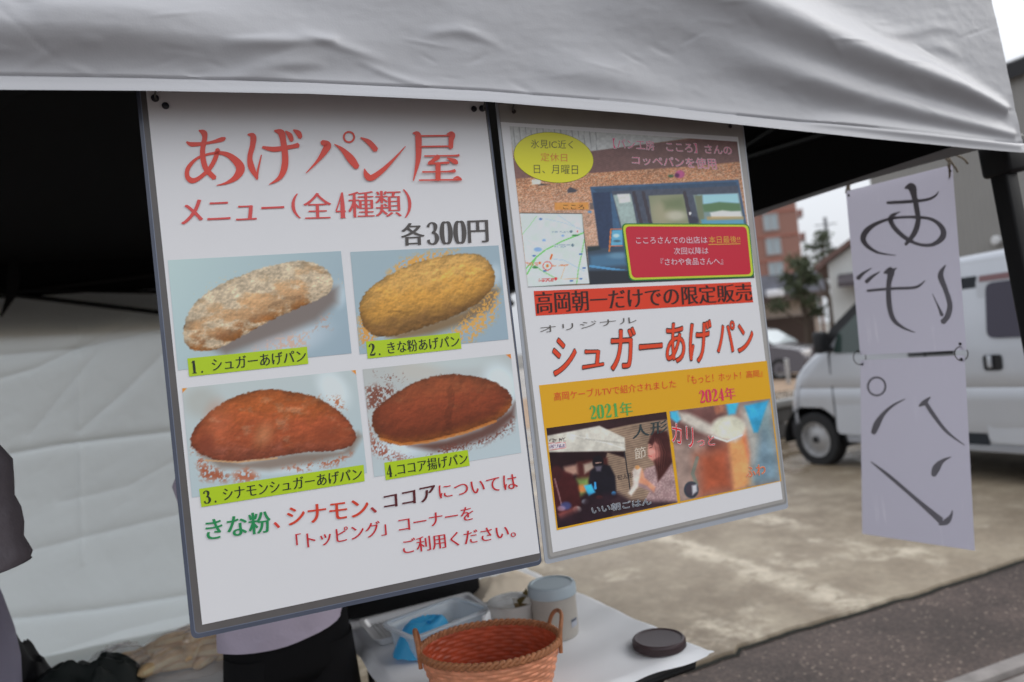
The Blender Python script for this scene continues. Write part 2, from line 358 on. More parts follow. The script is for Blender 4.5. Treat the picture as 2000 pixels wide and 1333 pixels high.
# trees: leaf quads through the volume of several limbs
leaf_m = mat('leaf_green', (.075, .092, .05), .7, noise=(1.5, .45)); bark_m = mat('bark', (.09, .07, .055), .9)
def tree(label, base_, height, wid, seed, nleaf, low=.35):
    rnd = np.random.RandomState(seed); base_ = np.array(base_, float)
    t = thing('tree', label, 'tree', base_, 0, 'trees beyond the lot')
    b = B(); b.tube(cr([base_, base_ + (.1, 0, height * .4), base_ + (-.05, .1, height * .8)], 5), np.linspace(.16, .05, 11), 8)
    tips = []
    for i in range(9):
        a = i * 2.4 + rnd.rand(); z0 = height * (low + .5 * i / 9); r = wid * (.45 + .5 * rnd.rand()) * (1 - .45 * i / 9)
        q = base_ + (r * math.cos(a), r * math.sin(a), z0 + height * .16 + .2 * rnd.rand()); tips.append((q, r))
        b.tube(cr([base_ + (0, 0, z0), (base_ + (0, 0, z0) + q) / 2 + (0, 0, -.05), q], 4), np.linspace(.06, .015, 9), 6)
    obj('trunk', b, bark_m, t)
    tips.append((base_ + (0, 0, height * .95), wid * .4))
    V, Fc = [], []
    for i in range(nleaf):
        q, r = tips[rnd.randint(len(tips))]; c = q + rnd.normal(size=3) * np.array([.34, .34, .22]) * wid * .55
        s = .03 + .07 * rnd.rand(); R = np.linalg.qr(rnd.normal(size=(3, 3)))[0]; k = len(V)
        V += [c + R[0] * s, c + R[1] * s * .6, c - R[0] * s, c - R[1] * s * .6]; Fc.append((k, k + 1, k + 2, k + 3))
    obj('crown', B().add(V, Fc), leaf_m, t, sharp=0, fix=False)
tq = ray(1572, 640) * 27 + CAM; tree('bushy green tree in front of the brick building', (tq[0], tq[1], 0), 4.0, 1.0, 3, 2600, .3)
tq = ray(1640, 630) * 31 + CAM; tree('slender tree with bare top twigs by the white house', (tq[0] - .4, tq[1], 0), 4.9, .8, 5, 1300, .45)
tq = ray(1330, 640) * 40 + CAM; tree('broad green tree hidden behind the right poster', (tq[0], tq[1], 0), 5.5, 1.8, 8, 2500)
# low block wall at the edge of the lot, and a white post
wA, wB = onz(1300, 905, .018), onz(1542, 852, .018); wd = (wB - wA) / np.linalg.norm(wB - wA); wn = np.array([-wd[1], wd[0], 0])
bw = thing('block_wall', 'low grey concrete block wall at the edge of the wet lot', 'wall', (wA + wB) / 2)
b = B(); Lw = np.linalg.norm(wB - wA); Rw = np.stack([wd, wn, UP], 1)
for r in range(2):
    for i in range(int(Lw / .4) + 1): b.box(wA + wd * (.4 * i - .1 + .2 * (r % 2)) + UP * (.1 + .2 * r), (.39, .12, .19), Rw, .008)
obj('blocks', b, mat('old_block', (.13, .125, .12), .9, noise=(4, .3)), bw)
obj('coping', B().box((wA + wB) / 2 + UP * .45, (Lw + .6, .2, .09), Rw, .012), mat('coping_grey', (.33, .325, .31), .8, noise=(5, .15)), bw)
wp = onz(1541, 752, 0.0)
p_ = thing('white_post', 'white marker post standing in front of the dark car', 'post', wp)
obj('post', B().box(wp + UP * .33, (.09, .08, .66), bev=.02), mat('post_white', (.42, .42, .42), .5), p_)
sheet('dirt_strip', mat('dirt', L(150, 128, 108), .95, noise=(1.5, .15)), -2, 26, 13.2, 22, .022)

# ------------------------------------------------------------------ vehicles
tyre_m = mat('tyre', (.018, .018, .019), .75); rim_m = mat('rim_silver', (.36, .36, .365), .4, metal=.6); glass_m = mat('car_glass', (.035, .055, .05), .06, .7); black_m = mat('black_plastic', (.016, .016, .018), .5)
def wheel(parent, c, axis, r, wdt):
    axis = np.asarray(axis, float); x = np.cross(UP, axis); R = np.stack([x, UP, axis], 1)        # lathe axis along `axis` (outwards)
    w_ = obj('wheel', B().lathe([(r * .62, -wdt / 2), (r * .9, -wdt / 2), (r, -wdt * .36), (r, wdt * .36), (r * .93, wdt / 2), (r * .66, wdt / 2), (r * .64, wdt * .4), (r * .62, -wdt / 2)], c, 40, R=R, cap=False), tyre_m, parent)
    b = B(); b.lathe([(r * .645, wdt * .44), (r * .6, wdt * .43), (r * .56, wdt * .25), (r * .42, wdt * .24), (r * .30, wdt * .36), (r * .17, wdt * .36), (r * .15, wdt * .44), (0.001, wdt * .44)], c, 40, R=R, cap=False)
    b.lathe([(r * .64, -wdt * .3), (.001, -wdt * .3)], c, 24, R=R, cap=False)
    for i in range(10):
        a = i * 2 * math.pi / 10; b.lathe([(.0, .012), (r * .045, .012), (r * .05, 0)], np.asarray(c) + R @ np.array([r * .49 * math.cos(a), r * .49 * math.sin(a), wdt * .235]), 10, R=R)
    rm = obj('rim', b, rim_m, w_); b = B()
    b.lathe([(r * .13, 0), (r * .12, .012), (0.001, .012)], np.asarray(c) + axis * wdt * .44, 16, R=R)
    obj('hub_cap', b, black_m, rm)
    return w_
# silver kei van: x forward from the front axle, y to its left, z up
vt = thing('van', 'silver grey compact van with dark side windows parked on the wet lot', 'van', VW, th)
def vl(x, y, z): return VW + HV * x + NL * y + UP * z
silver = mat('silver_paint', L(178, 181, 187), .30, .5, metal=.40, coat=.4, noise=(1.3, .05))
WD = .74                                                            # half width; the visible left side is y = -0.05 .. so the centre lies at -WD
prof = [(.30, .26), (.33, .43), (.335, .60), (.29, .78), (.20, .97), (.10, 1.06), (-.02, 1.15), (-.16, 1.25), (-.36, 1.43), (-.60, 1.64), (-.74, 1.77), (-.90, 1.85), (-1.2, 1.905), (-1.7, 1.93), (-2.4, 1.935), (-2.85, 1.90), (-2.99, 1.80), (-3.05, 1.5), (-3.08, 1.1), (-3.08, .5), (-3.05, .3)]
def half_w(z):  # tumblehome
    return WD - (.0 if z < 1.12 else .12 * ((z - 1.12) / .8) ** 1.4) - (.02 * max(0, (.5 - z) / .25) if z < .5 else 0)
def van_section():
    b = B(); pr = cr(prof, 4); N = len(pr); ys = np.array([-1, -.985, -.93, -.8, -.5, 0, .5, .8, .93, .985, 1]); rnd_ = np.array([.10, .045, .012, 0, 0, 0, 0, 0, .012, .045, .10])
    rows = []
    for i, (x, z) in enumerate(pr):
        hw = half_w(z); t = pr[min(i + 1, N - 1)] - pr[max(i - 1, 0)]; t /= np.linalg.norm(t); nn = np.array([-t[1], t[0]])
        row = []
        for y, o in zip(ys, rnd_):
            bow = .10 * y * y if z < 1.2 and x > -.2 else .0
            q = np.array([x, z]) - nn * 0
            q = q + np.array([-t[1], t[0]]) * -0.0
            inward = o * (1. if True else 0)
            cx_, cz_ = -1.35, 1.0
            dirc = np.array([cx_ - x, cz_ - z]); dirc /= np.linalg.norm(dirc)
            q = q + dirc * inward; q[0] -= bow * .6
            row.append(vl(q[0], y * hw - WD, q[1]))
        rows.append(row)
    rows = np.array(rows); b.grid(rows)
    return b, rows
bsk, rows = van_section()
# side skins: columns from the sill to the roof rail, with a wheel-arch cut
def prof_x(z, front=True):
    pr = cr(prof, 4); k = int(np.argmax(pr[:, 1])); seg = pr[:k] if front else pr[k:][::-1]
    return np.interp(z, seg[:, 1], seg[:, 0])
def side(sgn):
    b = B(); zs = np.array([.28, .34, .42, .5, .56, .62, .7, .80, .815, .84, .95, 1.05, 1.1, 1.13, 1.18, 1.3, 1.45, 1.6, 1.7, 1.78, 1.84, 1.875]); nx = 120
    P = []
    for z in zs:
        x0, x1 = prof_x(z, True) - .03, prof_x(z, False) + .03
        hw = half_w(z) + .012 * math.exp(-((z - .9) / .25) ** 2)
        if .805 < z < .83: hw -= .008
        row = []
        for u in np.linspace(0, 1, nx):
            x = x0 + (x1 - x0) * u; zz = z
            for wx in (0., -2.45):
                d = abs(x - wx)
                if d < .385: zz = max(zz, .25 + math.sqrt(max(.385 ** 2 - d * d, 0)) if z < .62 else zz)
            edge_ = max(0, 1 - (x0 - x) / .22); edge2 = max(0, 1 - (x - x1) / .12)
            row.append(vl(x, sgn * (hw - .075 * edge_ ** 2.2 - .05 * edge2 ** 2) - WD, zz))
        P.append(row)
    b.grid(P); return b
b = B(); b.v = bsk.v[:]; b.f = bsk.f[:]; b.n = bsk.n
for s_ in (1, -1):
    q = side(s_); b.add(np.concatenate(q.v), q.f)
obj('body', b, silver, vt, sharp=40)
b = B().box(vl(-1.4, -WD, .33), (3.1, 1.3, .12), rotz(th)); b.box(vl(-1.3, -WD, .62), (2.0, 1.2, .5), rotz(th)); obj('underbody', b, black_m, vt)
for x in (0., -2.45):
    for s_ in (1, -1):
        wheel(vt, vl(x, s_ * (WD - .09) - WD, .28), NL * s_, .28, .165)
        arch = B(); rr = [[vl(x + r_ * math.cos(a), s_ * (WD + o_) - WD, .25 + r_ * math.sin(a)) for r_, o_ in ((.392, .003), (.384, .003), (.375, -.05), (.36, -.25))] for a in np.linspace(-.05, math.pi + .05, 24)]
        arch.grid(rr); obj('wheel_arch', arch, mat('arch_dark', (.008, .008, .009), .7), vt)
def side_panel(poly, out, thick=.012):
    """a panel on the left side given by (x, z) outline, following the tumblehome"""
    b = B(); n_ = len(poly)
    def P(o): return [vl(x, half_w(z) + o - WD, z) for x, z in poly]
    c_in, c_out = P(out - thick), P(out); b.add(c_out + c_in, [tuple(range(n_))] + [(i, (i + 1) % n_, (i + 1) % n_ + n_, i + n_) for i in range(n_)])
    return b
def rnd_poly(poly, r=.05, k=4):
    out = []; N = len(poly); P = [np.array(q, float) for q in poly]
    for i in range(N):
        a_, c_, d_ = P[i - 1], P[i], P[(i + 1) % N]; u1 = (a_ - c_) / np.linalg.norm(a_ - c_); u2 = (d_ - c_) / np.linalg.norm(d_ - c_); rr_ = min(r, .45 * np.linalg.norm(a_ - c_), .45 * np.linalg.norm(d_ - c_))
        for t in np.linspace(0, 1, k): out.append(tuple((1 - t) ** 2 * (c_ + u1 * rr_) + 2 * t * (1 - t) * c_ + t * t * (c_ + u2 * rr_)))
    return out
fd = obj('front_door', side_panel(rnd_poly([(-.30, .36), (-1.28, .36), (-1.28, 1.74), (-.76, 1.72), (-.32, 1.34)], .05), .016), silver, vt)
obj('window', side_panel(rnd_poly([(-.36, 1.17), (-1.2, 1.14), (-1.2, 1.68), (-.80, 1.67), (-.42, 1.36)], .04), .022), glass_m, fd)
b = side_panel([(-.22, 1.26), (-.30, 1.22), (-.40, 1.33), (-.80, 1.69), (-1.24, 1.705), (-1.24, 1.75), (-.76, 1.75), (-.34, 1.42)], .019); obj('window_frame', b, black_m, fd)
b = B().box(vl(-1.12, .035, 1.03), (.17, .03, .05), rotz(th), .01); obj('handle', b, black_m, fd)
sd = obj('sliding_door', side_panel(rnd_poly([(-1.77, .36), (-2.78, .36), (-2.78, 1.74), (-1.77, 1.74)], .06), .016), silver, vt)
obj('window', side_panel(rnd_poly([(-1.85, 1.22), (-2.68, 1.20), (-2.68, 1.67), (-1.85, 1.67)], .06), .022), mat('tinted_glass', (.045, .040, .06), .16, .3), sd)
obj('window_rail', side_panel([(-1.8, 1.685), (-2.78, 1.685), (-2.78, 1.735), (-1.8, 1.735)], .022), mat('rail_brownish', L(120, 90, 92), .5), sd)
hb = obj('handle_recess', side_panel(rnd_poly([(-1.80, .955), (-1.945, .955), (-1.945, 1.085), (-1.80, 1.085)], .03), .020), black_m, sd)
obj('handle', B().box(vl(-1.86, .035, 1.03), (.035, .02, .10), rotz(th), .008), silver, hb)
obj('pillar', side_panel([(-1.55, .34), (-1.765, .34), (-1.765, 1.74), (-1.55, 1.74)], .013), mat('pillar_gap', (.012, .016, .022), .35), vt)
obj('door_rail', side_panel([(-2.72, 1.04), (-3.0, 1.04), (-3.0, 1.07), (-2.72, 1.07)], .014), black_m, vt)
b = B().box(vl(-.30, .105, 1.29), (.10, .15, .22), rotz(th), .035); b.tube([vl(-.34, -.02, 1.2), vl(-.32, .06, 1.23)], .025); obj('mirror', b, black_m, vt)
# windscreen, headlamps, bumper, roof gutter
b = B(); ws = [(-.17, 1.265), (-.36, 1.435), (-.60, 1.645), (-.72, 1.755)]
b.grid([[vl(x + .018, y * (half_w(z) - .075) - WD, z + .012) for y in np.linspace(-1, 1, 9)] for x, z in ws]); obj('windscreen', b, glass_m, vt)
for s_ in (1, -1):
    b = B(); b.grid([[vl(.225 - .10 * max(0, abs(y) - .5) ** 1.2 - (z - .8) * .55 + .012, s_ * y - WD, z) for y in np.linspace(.40, .70, 7)] for z in np.linspace(.80, .98, 5)])
    obj('headlight', b, mat('headlamp', (.5, .52, .55), .1, .6), vt)
b = B(); b.box(vl(.24, -WD, .38), (.22, 1.42, .26), rotz(th), .07); obj('bumper', b, mat('bumper_dark', (.03, .03, .033), .55), vt)
b = B(); b.tube([vl(-.75, half_w(1.8) - WD - .005, 1.80), vl(-1.3, half_w(1.86) - WD - .012, 1.862), vl(-2.9, half_w(1.86) - WD - .012, 1.855)], .014, 8); obj('roof_gutter', b, silver, vt)
obj('belt_strip', side_panel([(-1.15, 1.10), (-1.56, 1.10), (-1.56, 1.145), (-1.15, 1.13)], .018), black_m, vt)
for xx in (-.29, -1.30): obj('door_seam', side_panel([(xx, .38), (xx - .012, .38), (xx - .012, 1.2), (xx, 1.2)], .0175), black_m, vt)
obj('sill_trim', side_panel([(-.42, .29), (-2.05, .29), (-2.05, .335), (-.42, .335)], .02), mat('sill_grey', L(150, 152, 158), .4), vt)

# dark car far off, facing right
cw = onz(1525, 743, 0.0)
cd = np.array([.66, -.75, 0]); cd /= np.linalg.norm(cd); cn = np.array([cd[1], -cd[0], 0])            # forward, and its right side (towards us)
ct = thing('car', 'dark purple hatchback with pale windows parked far behind the van', 'car', cw, math.atan2(cd[1], cd[0]))
def cl(x, y, z): return cw + cd * x + cn * y + UP * z
paint = mat('dark_plum', (.05, .036, .045), .25, .6, metal=.2, coat=1.)
cprof = [(.78, .22), (.85, .45), (.80, .72), (.55, .86), (.1, .93), (-.15, .97)]; broof = [(-.15, .97), (-.75, 1.40), (-1.0, 1.46), (-2.0, 1.46), (-2.6, 1.38), (-3.0, 1.0)]; rear = [(-3.0, 1.0), (-3.1, .7), (-3.05, .3)]
full = cr(cprof[:-1] + broof[:-1] + rear, 4)
b = B(); rowsC = []
for x, z in full:
    hw = .80 - (.16 * max(0, (z - .95) / .5)); rowsC.append([cl(x - .10 * (abs(y) ** 3) * (x > 0), y * hw - .80, z - .03 * abs(y) ** 6) for y in (-1, -.9, -.5, 0, .5, .9, 1)])
b.grid(rowsC); R_ = np.array(rowsC)
for k_ in (0, -1): b.add(R_[:, k_], [tuple(range(len(full)))])
obj('body', b, paint, ct, sharp=35)
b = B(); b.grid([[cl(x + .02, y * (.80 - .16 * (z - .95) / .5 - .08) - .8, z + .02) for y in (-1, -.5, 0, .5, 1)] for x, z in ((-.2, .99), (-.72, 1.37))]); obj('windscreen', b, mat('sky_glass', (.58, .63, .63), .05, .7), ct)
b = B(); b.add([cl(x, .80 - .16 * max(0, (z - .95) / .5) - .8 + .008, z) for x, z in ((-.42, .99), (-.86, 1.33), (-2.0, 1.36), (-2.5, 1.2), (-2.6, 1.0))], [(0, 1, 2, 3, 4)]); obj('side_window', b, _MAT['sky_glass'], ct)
for s_ in (1, -1): obj('headlight', B().box(cl(.66, s_ * .56 - .8, .72), (.24, .34, .15), rotz(math.atan2(cd[1], cd[0])), .05), mat('headlamp_white', (.85, .85, .85), .1, .6), ct)
for x in (0., -2.45):
    for s_ in (1, -1): wheel(ct, cl(x, s_ * .72 - .8, .3), cn * s_, .3, .18)
# ------------------------------------------------------------------ the stall tent
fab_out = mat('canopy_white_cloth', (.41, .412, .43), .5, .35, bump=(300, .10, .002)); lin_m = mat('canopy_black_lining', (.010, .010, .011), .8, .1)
frame_m = mat('tent_frame_black', (.006, .006, .007), .5, .25)
SW, TD, EZ = 4.2, 3.65, 2.34
tent = thing('canopy_tent', 'pale grey canopy tent with black lining over the bread stall', 'canopy tent', TP(-1.5, 1.45, 0), PHI)
def cloth_uv(px, py): q = onpl(px, py, TP(0, -.05, 0), Bk); return np.array([(q - F0) @ A, q[2]])
zb_s = [-3.1, -2.172, -1.979, -1.742, -1.427, -1.13, -.849, -.51, -.20, -.028, .05]
zb_z = [1.944, 1.948, 1.953, 1.956, 1.952, 1.938, 1.919, 1.895, 1.875, 1.866, 1.868]
NX, NZ = 960, 130
S = np.linspace(-4.22, 0, NX)[:, None]; Vv = np.linspace(0, 1, NZ)[None, :]
zb = np.interp(S, zb_s, zb_z); Z = zb + (EZ - zb) * Vv; hgt = Z - zb
D = 0.012 * np.sin(S * 4.1 + 1) * Vv
def ridge(D, pts, fade=1.):
    """raise the cloth along a px polyline (x, y, half width px, height m)"""
    P = cr([(*cloth_uv(x, y), w_ / 850., a_) for x, y, w_, a_ in pts], 6)
    best = np.full(D.shape, 1e9); W_ = np.zeros_like(D); H_ = np.zeros_like(D); sd_ = np.zeros_like(D)
    for p, q in zip(P[:-1], P[1:]):
        d = q[:2] - p[:2]; L2 = d @ d
        t = np.clip(((S - p[0]) * d[0] + (Z - p[1]) * d[1]) / L2, 0, 1); dx = S - p[0] - t * d[0]; dz = Z - p[1] - t * d[1]; r = np.hypot(dx, dz)
        m = r < best; best = np.where(m, r, best); W_ = np.where(m, p[2] + (q[2] - p[2]) * t, W_); H_ = np.where(m, p[3] + (q[3] - p[3]) * t, H_); sd_ = np.where(m, np.sign(dz), sd_)
    ww = np.where(sd_ > 0, W_ * 1.25, W_ * .85)
    return D + H_ * np.exp(-(best / ww) ** 2)
for pts in ([(1250, -90, 70, .05), (1440, 8, 58, .056), (1560, 62, 52, .058), (1700, 118, 42, .050), (1850, 170, 28, .034), (1965, 214, 14, .012)],
            [(1330, 90, 44, .0), (1480, 130, 36, .016), (1635, 176, 30, .024), (1800, 222, 22, .020), (1978, 264, 10, .007)],
            [(1560, 243, 10, .0), (1645, 243, 13, .009), (1800, 264, 13, .010), (1982, 287, 8, .004)],
            [(1120, -40, 60, .0), (1240, 10, 50, .012), (1400, 75, 40, .012), (1560, 150, 34, .008), (1700, 200, 20, .0)],
            [(-60, 56, 46, .036), (200, 62, 46, .038), (420, 76, 40, .024), (640, 95, 32, .008), (800, 110, 30, 0)],
            [(100, 20, 22, .005), (350, 28, 22, .006), (600, 26, 22, .0)],
            [(430, 92, 9, .0), (520, 88, 9, .005), (650, 82, 7, .003)], [(470, 134, 8, .0), (560, 129, 9, .005), (640, 126, 7, .0)],
            [(420, 160, 8, .0), (500, 146, 9, .004), (580, 152, 7, .0)], [(560, 60, 9, .0), (660, 92, 7, .004), (770, 128, 8, .0)], [(690, 118, 5, .0), (780, 155, 5, .003), (870, 178, 5, .0)],
            [(820, 70, 8, .0), (900, 62, 9, .005), (985, 92, 7, .0)], [(1690, 30, 10, .0), (1750, 62, 14, .004), (1850, 50, 12, .002), (1900, 70, 8, .0)], [(1800, 75, 12, .0), (1850, 92, 12, .003), (1890, 110, 8, .0)],
            [(1040, 120, 30, .0), (1180, 150, 26, .007), (1330, 175, 22, .0)]):
    D = ridge(D, pts)
rc = np.random.RandomState(12)
for i in range(46):                                                 # fine straight creases from folding
    x0, y0 = rc.uniform(-40, 1900), rc.uniform(-20, 200) + 0; y0 = min(y0, 150 + max(0, x0 - 1000) * .09); an = rc.choice([rc.normal(.5, .14), rc.normal(.0, .10), rc.normal(-.35, .12)], p=[.5, .3, .2]); ln_ = rc.uniform(40, 150); hh_ = rc.uniform(.0006, .0017) * rc.choice([1, -1]); ww_ = rc.uniform(2.5, 6)
    D = ridge(D, [(x0, y0, ww_, 0), (x0 + ln_ * .5 * math.cos(an), y0 + ln_ * .5 * math.sin(an), ww_, hh_), (x0 + ln_ * math.cos(an), y0 + ln_ * math.sin(an), ww_, 0)])
# crumples and creases of folded nylon, hem flaring out a little
wx = S + .03 * fbm(S * 5, Z * 6, 90); wz = Z + .03 * fbm(S * 5, Z * 6, 91)
calm = sm(.0, .07, hgt)
D += calm * (.007 * (fbm(S * 2.2, Z * 6, 11, 3) - .5) + .0016 * (ridged(wx * 6 + wz * 2, wz * 15 - wx * 1.5, 21, 3) - .6) + .0010 * (ridged(wx * 14 - wz * 9, wz * 26 + wx * 6, 31, 3) - .6) + .0005 * (fbm(S * 60, Z * 85, 41, 3) - .5))
D += .020 * np.exp(-(hgt / .022) ** 1.5) * np.interp(S, [-3, -1.6, -.9, -.3, 0], [1, .9, .55, .45, .3])
D += .0022 * (hgt < .026) - .0048 * np.exp(-((hgt - .026) / .0022) ** 2)
lean = .02 * Vv + np.zeros_like(S)
Sx = S - .10 * np.clip(hgt - .02, 0, 1) * sm(-.25, 0, S) + .012 * (1 - sm(0, .04, hgt)) * sm(-.06, 0, S)
P = F0 + Sx[..., None] * A + (-.05 - D + lean)[..., None] * Bk + Z[..., None] * UP
can = B(); can.grid(P)
# the other three valances and the four roof slopes
pk = TP(-2.1, 1.8, 3.25)
def side_cloth(p, q, seed, bottom=1.90, n=90):
    u = np.linspace(0, 1, n)[:, None]; v = np.linspace(0, 1, 14)[None, :]
    nrm = np.cross(q - p, UP); nrm /= np.linalg.norm(nrm)
    zz = bottom + .02 * np.sin(u * 9) * (1 - v) + (EZ - bottom) * v; o = .02 * (fbm(u * 14, v * 3 + seed, seed) - .5)
    return p + (q - p) * u[..., None] + nrm * o[..., None] * .8 + zz[..., None] * UP
cFR, cBR, cBL, cFL = TP(-.03, -.03, 0), TP(-.03, TD, 0), TP(-SW, TD, 0), TP(-SW, -.03, 0)
for i, (p, q) in enumerate(((cFR, cBR), (cBR, cBL), (cBL, cFL))): can.grid(side_cloth(p, q, 60 + i))
def slope(p, q, dz=0., sc_=1.):
    rows_ = []
    for t in np.linspace(0, 1, 20):
        a_, b_ = p + UP * (EZ + dz) + (pk - p - UP * EZ) * t, q + UP * (EZ + dz) + (pk - q - UP * EZ) * t
        rows_.append([a_ + (b_ - a_) * u + UP * (-.03 * math.sin(math.pi * u) * math.sin(math.pi * t)) for u in np.linspace(0, 1, 30)])
    return rows_
fl = P[:, -1]
can.grid([[fl[i] + (pk - fl[i]) * t + UP * -.03 * math.sin(math.pi * i / (NX - 1)) * math.sin(math.pi * t) for t in np.linspace(0, 1, 12)] for i in range(0, NX, 23)])
for p, q in ((cFR, cBR), (cBR, cBL), (cBL, cFL)): can.grid(slope(p, q))
obj('canopy', can, fab_out, tent, sharp=60, fix=False)
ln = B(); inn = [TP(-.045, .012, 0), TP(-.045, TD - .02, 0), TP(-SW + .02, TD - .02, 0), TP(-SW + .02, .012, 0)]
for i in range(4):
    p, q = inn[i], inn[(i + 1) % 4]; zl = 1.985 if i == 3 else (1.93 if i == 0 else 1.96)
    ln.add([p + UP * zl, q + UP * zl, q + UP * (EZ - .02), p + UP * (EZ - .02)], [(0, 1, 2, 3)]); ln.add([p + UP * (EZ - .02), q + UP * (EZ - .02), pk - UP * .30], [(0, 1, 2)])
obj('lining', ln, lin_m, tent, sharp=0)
# frame: legs, eave truss bars, knobs
def leg(s, t, foot_s, foot_t):
    top, bot = TP(s, t, 2.05), TP(foot_s, foot_t, .02)
    d = (top - bot) / np.linalg.norm(top - bot); x = A - d * (A @ d); x /= np.linalg.norm(x); y = np.cross(d, x); R = np.stack([x, y, d], 1); Ln = np.linalg.norm(top - bot)
    b = B(); b.box(bot + d * (Ln * .74), (.046, .046, Ln * .52), R, .006); b.box(bot + d * (Ln * .30), (.036, .036, Ln * .6), R, .005)
    lo = obj('leg', b, frame_m, tent)
    b = B(); b.box(bot + UP * .0, (.11, .11, .012), rotz(PHI), .003); obj('foot_plate', b, frame_m, lo)
    return R, top, d, lo
for s, t, fs, ft in ((.012, .03, .225, .03), (-.06, TD - .06, -.04, TD - .06), (-SW + .06, TD - .06, -SW + .05, TD - .06), (-SW + .06, .03, -SW - .05, .03)):
    R, top, d, lo = leg(s, t, fs, ft)
    b = B(); b.box(top - d * .17 + R[:, 0] * .012, (.085, .08, .10), R, .012); b.box(top - d * .10, (.06, .06, .1), R, .008)
    b.lathe([(.0, .03), (.02, .028), (.024, .01), (.02, 0)], top - d * .19 + R[:, 0] * .05, 14, R=np.stack([UP, R[:, 1], R[:, 0]], 1)); obj('bracket', b, frame_m, lo)
b = B()
for (s0, t0), (s1, t1) in (((-.05, .045), (-SW + .05, .045)), ((-.06, .05), (-.06, TD - .06)), ((-.06, TD - .06), (-SW + .06, TD - .06)), ((-SW + .06, .05), (-SW + .06, TD - .06))):
    p, q = TP(s0, t0, 0), TP(s1, t1, 0); m_ = (p + q) / 2
    zz = 2.06
    for a_, c_ in ((p + UP * zz, m_ + UP * (zz + .16)), (p + UP * (zz + .2), m_ + UP * (zz + .02)), (q + UP * zz, m_ + UP * (zz + .16)), (q + UP * (zz + .2), m_ + UP * (zz + .02))):
        b.tube([a_, c_], .0125, 6)
obj('truss', b, frame_m, tent)
q0, q1 = onpl(-60, 566, TP(0, TD - .1, 0), Bk), onpl(420, 624, TP(0, TD - .1, 0), Bk)
obj('back_brace', B().tube([q0, q1], .014, 8), frame_m, tent)
obj('front_rail', B().tube([TP(-.05, .03, 2.0), TP(-SW + .05, .03, 2.0)], .013, 8), frame_m, tent)
# loose black strap hanging from the roof at the far left
q = onpl(22, 560, TP(0, TD - .3, 0), Bk)
b = B(); b.loft([[q + A * (x * w_) + UP * z + A * dx + Bk * (.004 * y) for x, y in ((-1, -1), (1, -1), (1, 1), (-1, 1))] for z, w_, dx in ((.16, .02, .02), (.03, .03, .012), (-.06, .022, -.008), (-.16, .004, -.06))]); obj('strap', b, frame_m, tent)

# back sheet of the tent, with fold creases
bs_z0, bs_z1 = .06, 2.12
sS = np.linspace(-4.1, -.12, 420)[:, None]; sZ = np.linspace(bs_z0, bs_z1, 260)[None, :]
BD = np.zeros((420, 260)) + .012 * (fbm(sS * 1.6, sZ * 1.6, 71, 3) - .5)
def bcrease(BD, pts, w_, h_):
    Pp = []
    for x, y in pts: q = onpl(x, y, TP(0, TD - .04, 0), Bk); Pp.append(((q - F0) @ A, q[2]))
    best = np.full(BD.shape, 9.); sg = np.zeros_like(BD)
    for p, q in zip(Pp[:-1], Pp[1:]):
        p, q = np.array(p), np.array(q); d = q - p; t = np.clip(((sS - p[0]) * d[0] + (sZ - p[1]) * d[1]) / (d @ d), 0, 1); dz_ = sZ - p[1] - t * d[1]; r = np.hypot(sS - p[0] - t * d[0], dz_); m = r < best; best = np.where(m, r, best)
    return BD + h_ * np.exp(-best / w_)
for pts, w_, h_ in (([(-80, 700), (60, 690), (150, 683), (330, 640), (700, 620)], .03, .012), ([(20, 886), (120, 868), (360, 840), (900, 790)], .022, .014), ([(-20, 1212), (180, 1190), (370, 1160), (900, 1090)], .022, .014), ([(-20, 1096), (200, 1040), (370, 1000), (900, 930)], .03, .008),
                    ([(150, 640), (152, 760), (155, 842), (160, 1100)], .012, -.006), ([(155, 842), (250, 760), (320, 690)], .03, .008), ([(60, 850), (130, 760), (190, 690)], .03, .006), ([(0, 740), (70, 720), (150, 683)], .02, .008), ([(155, 683), (230, 640), (290, 590)], .03, .007), ([(60, 1290), (240, 1230), (370, 1200)], .04, .006), ([(120, 980), (250, 950), (340, 900)], .03, .005)):
    BD = bcrease(BD, pts, w_, h_)
BD *= 1.5
BD += .007 * (ridged(sS * 3 + sZ, sZ * 4 - sS * 2, 75, 3) - .6) + .0015 * (fbm(sS * 25, sZ * 25, 77, 3) - .5)
PB = F0 + sS[..., None] * A + (TD - .04 - BD)[..., None] * Bk + sZ[..., None] * UP
tarp = thing('tent_side_sheet', 'white creased tent side sheet hanging behind the bread stall', 'tent sheet', TP(-1.65, TD - .04, .06), PHI)
obj('sheet', B().grid(PB), mat('side_sheet_cloth', (.74, .79, .80), .7, .2, transl=.5, bump=(200, .1, .002)), tarp, sharp=60, fix=False)
fs_ = np.linspace(-4.1, -.3, 120); fl_ = B().grid([[TP(x, TD - .05 - y * (1 + .12 * math.sin(x * 5)), .062 - .03 * min(1, y * 5) + .012 * float(fbm(x * 6, y * 6, 79, 3)) + .004) for y in (0, .05, .12, .25, .45, .7)] for x in fs_])
obj('ground_flap', fl_, _MAT['side_sheet_cloth'], tarp, sharp=60, fix=False)

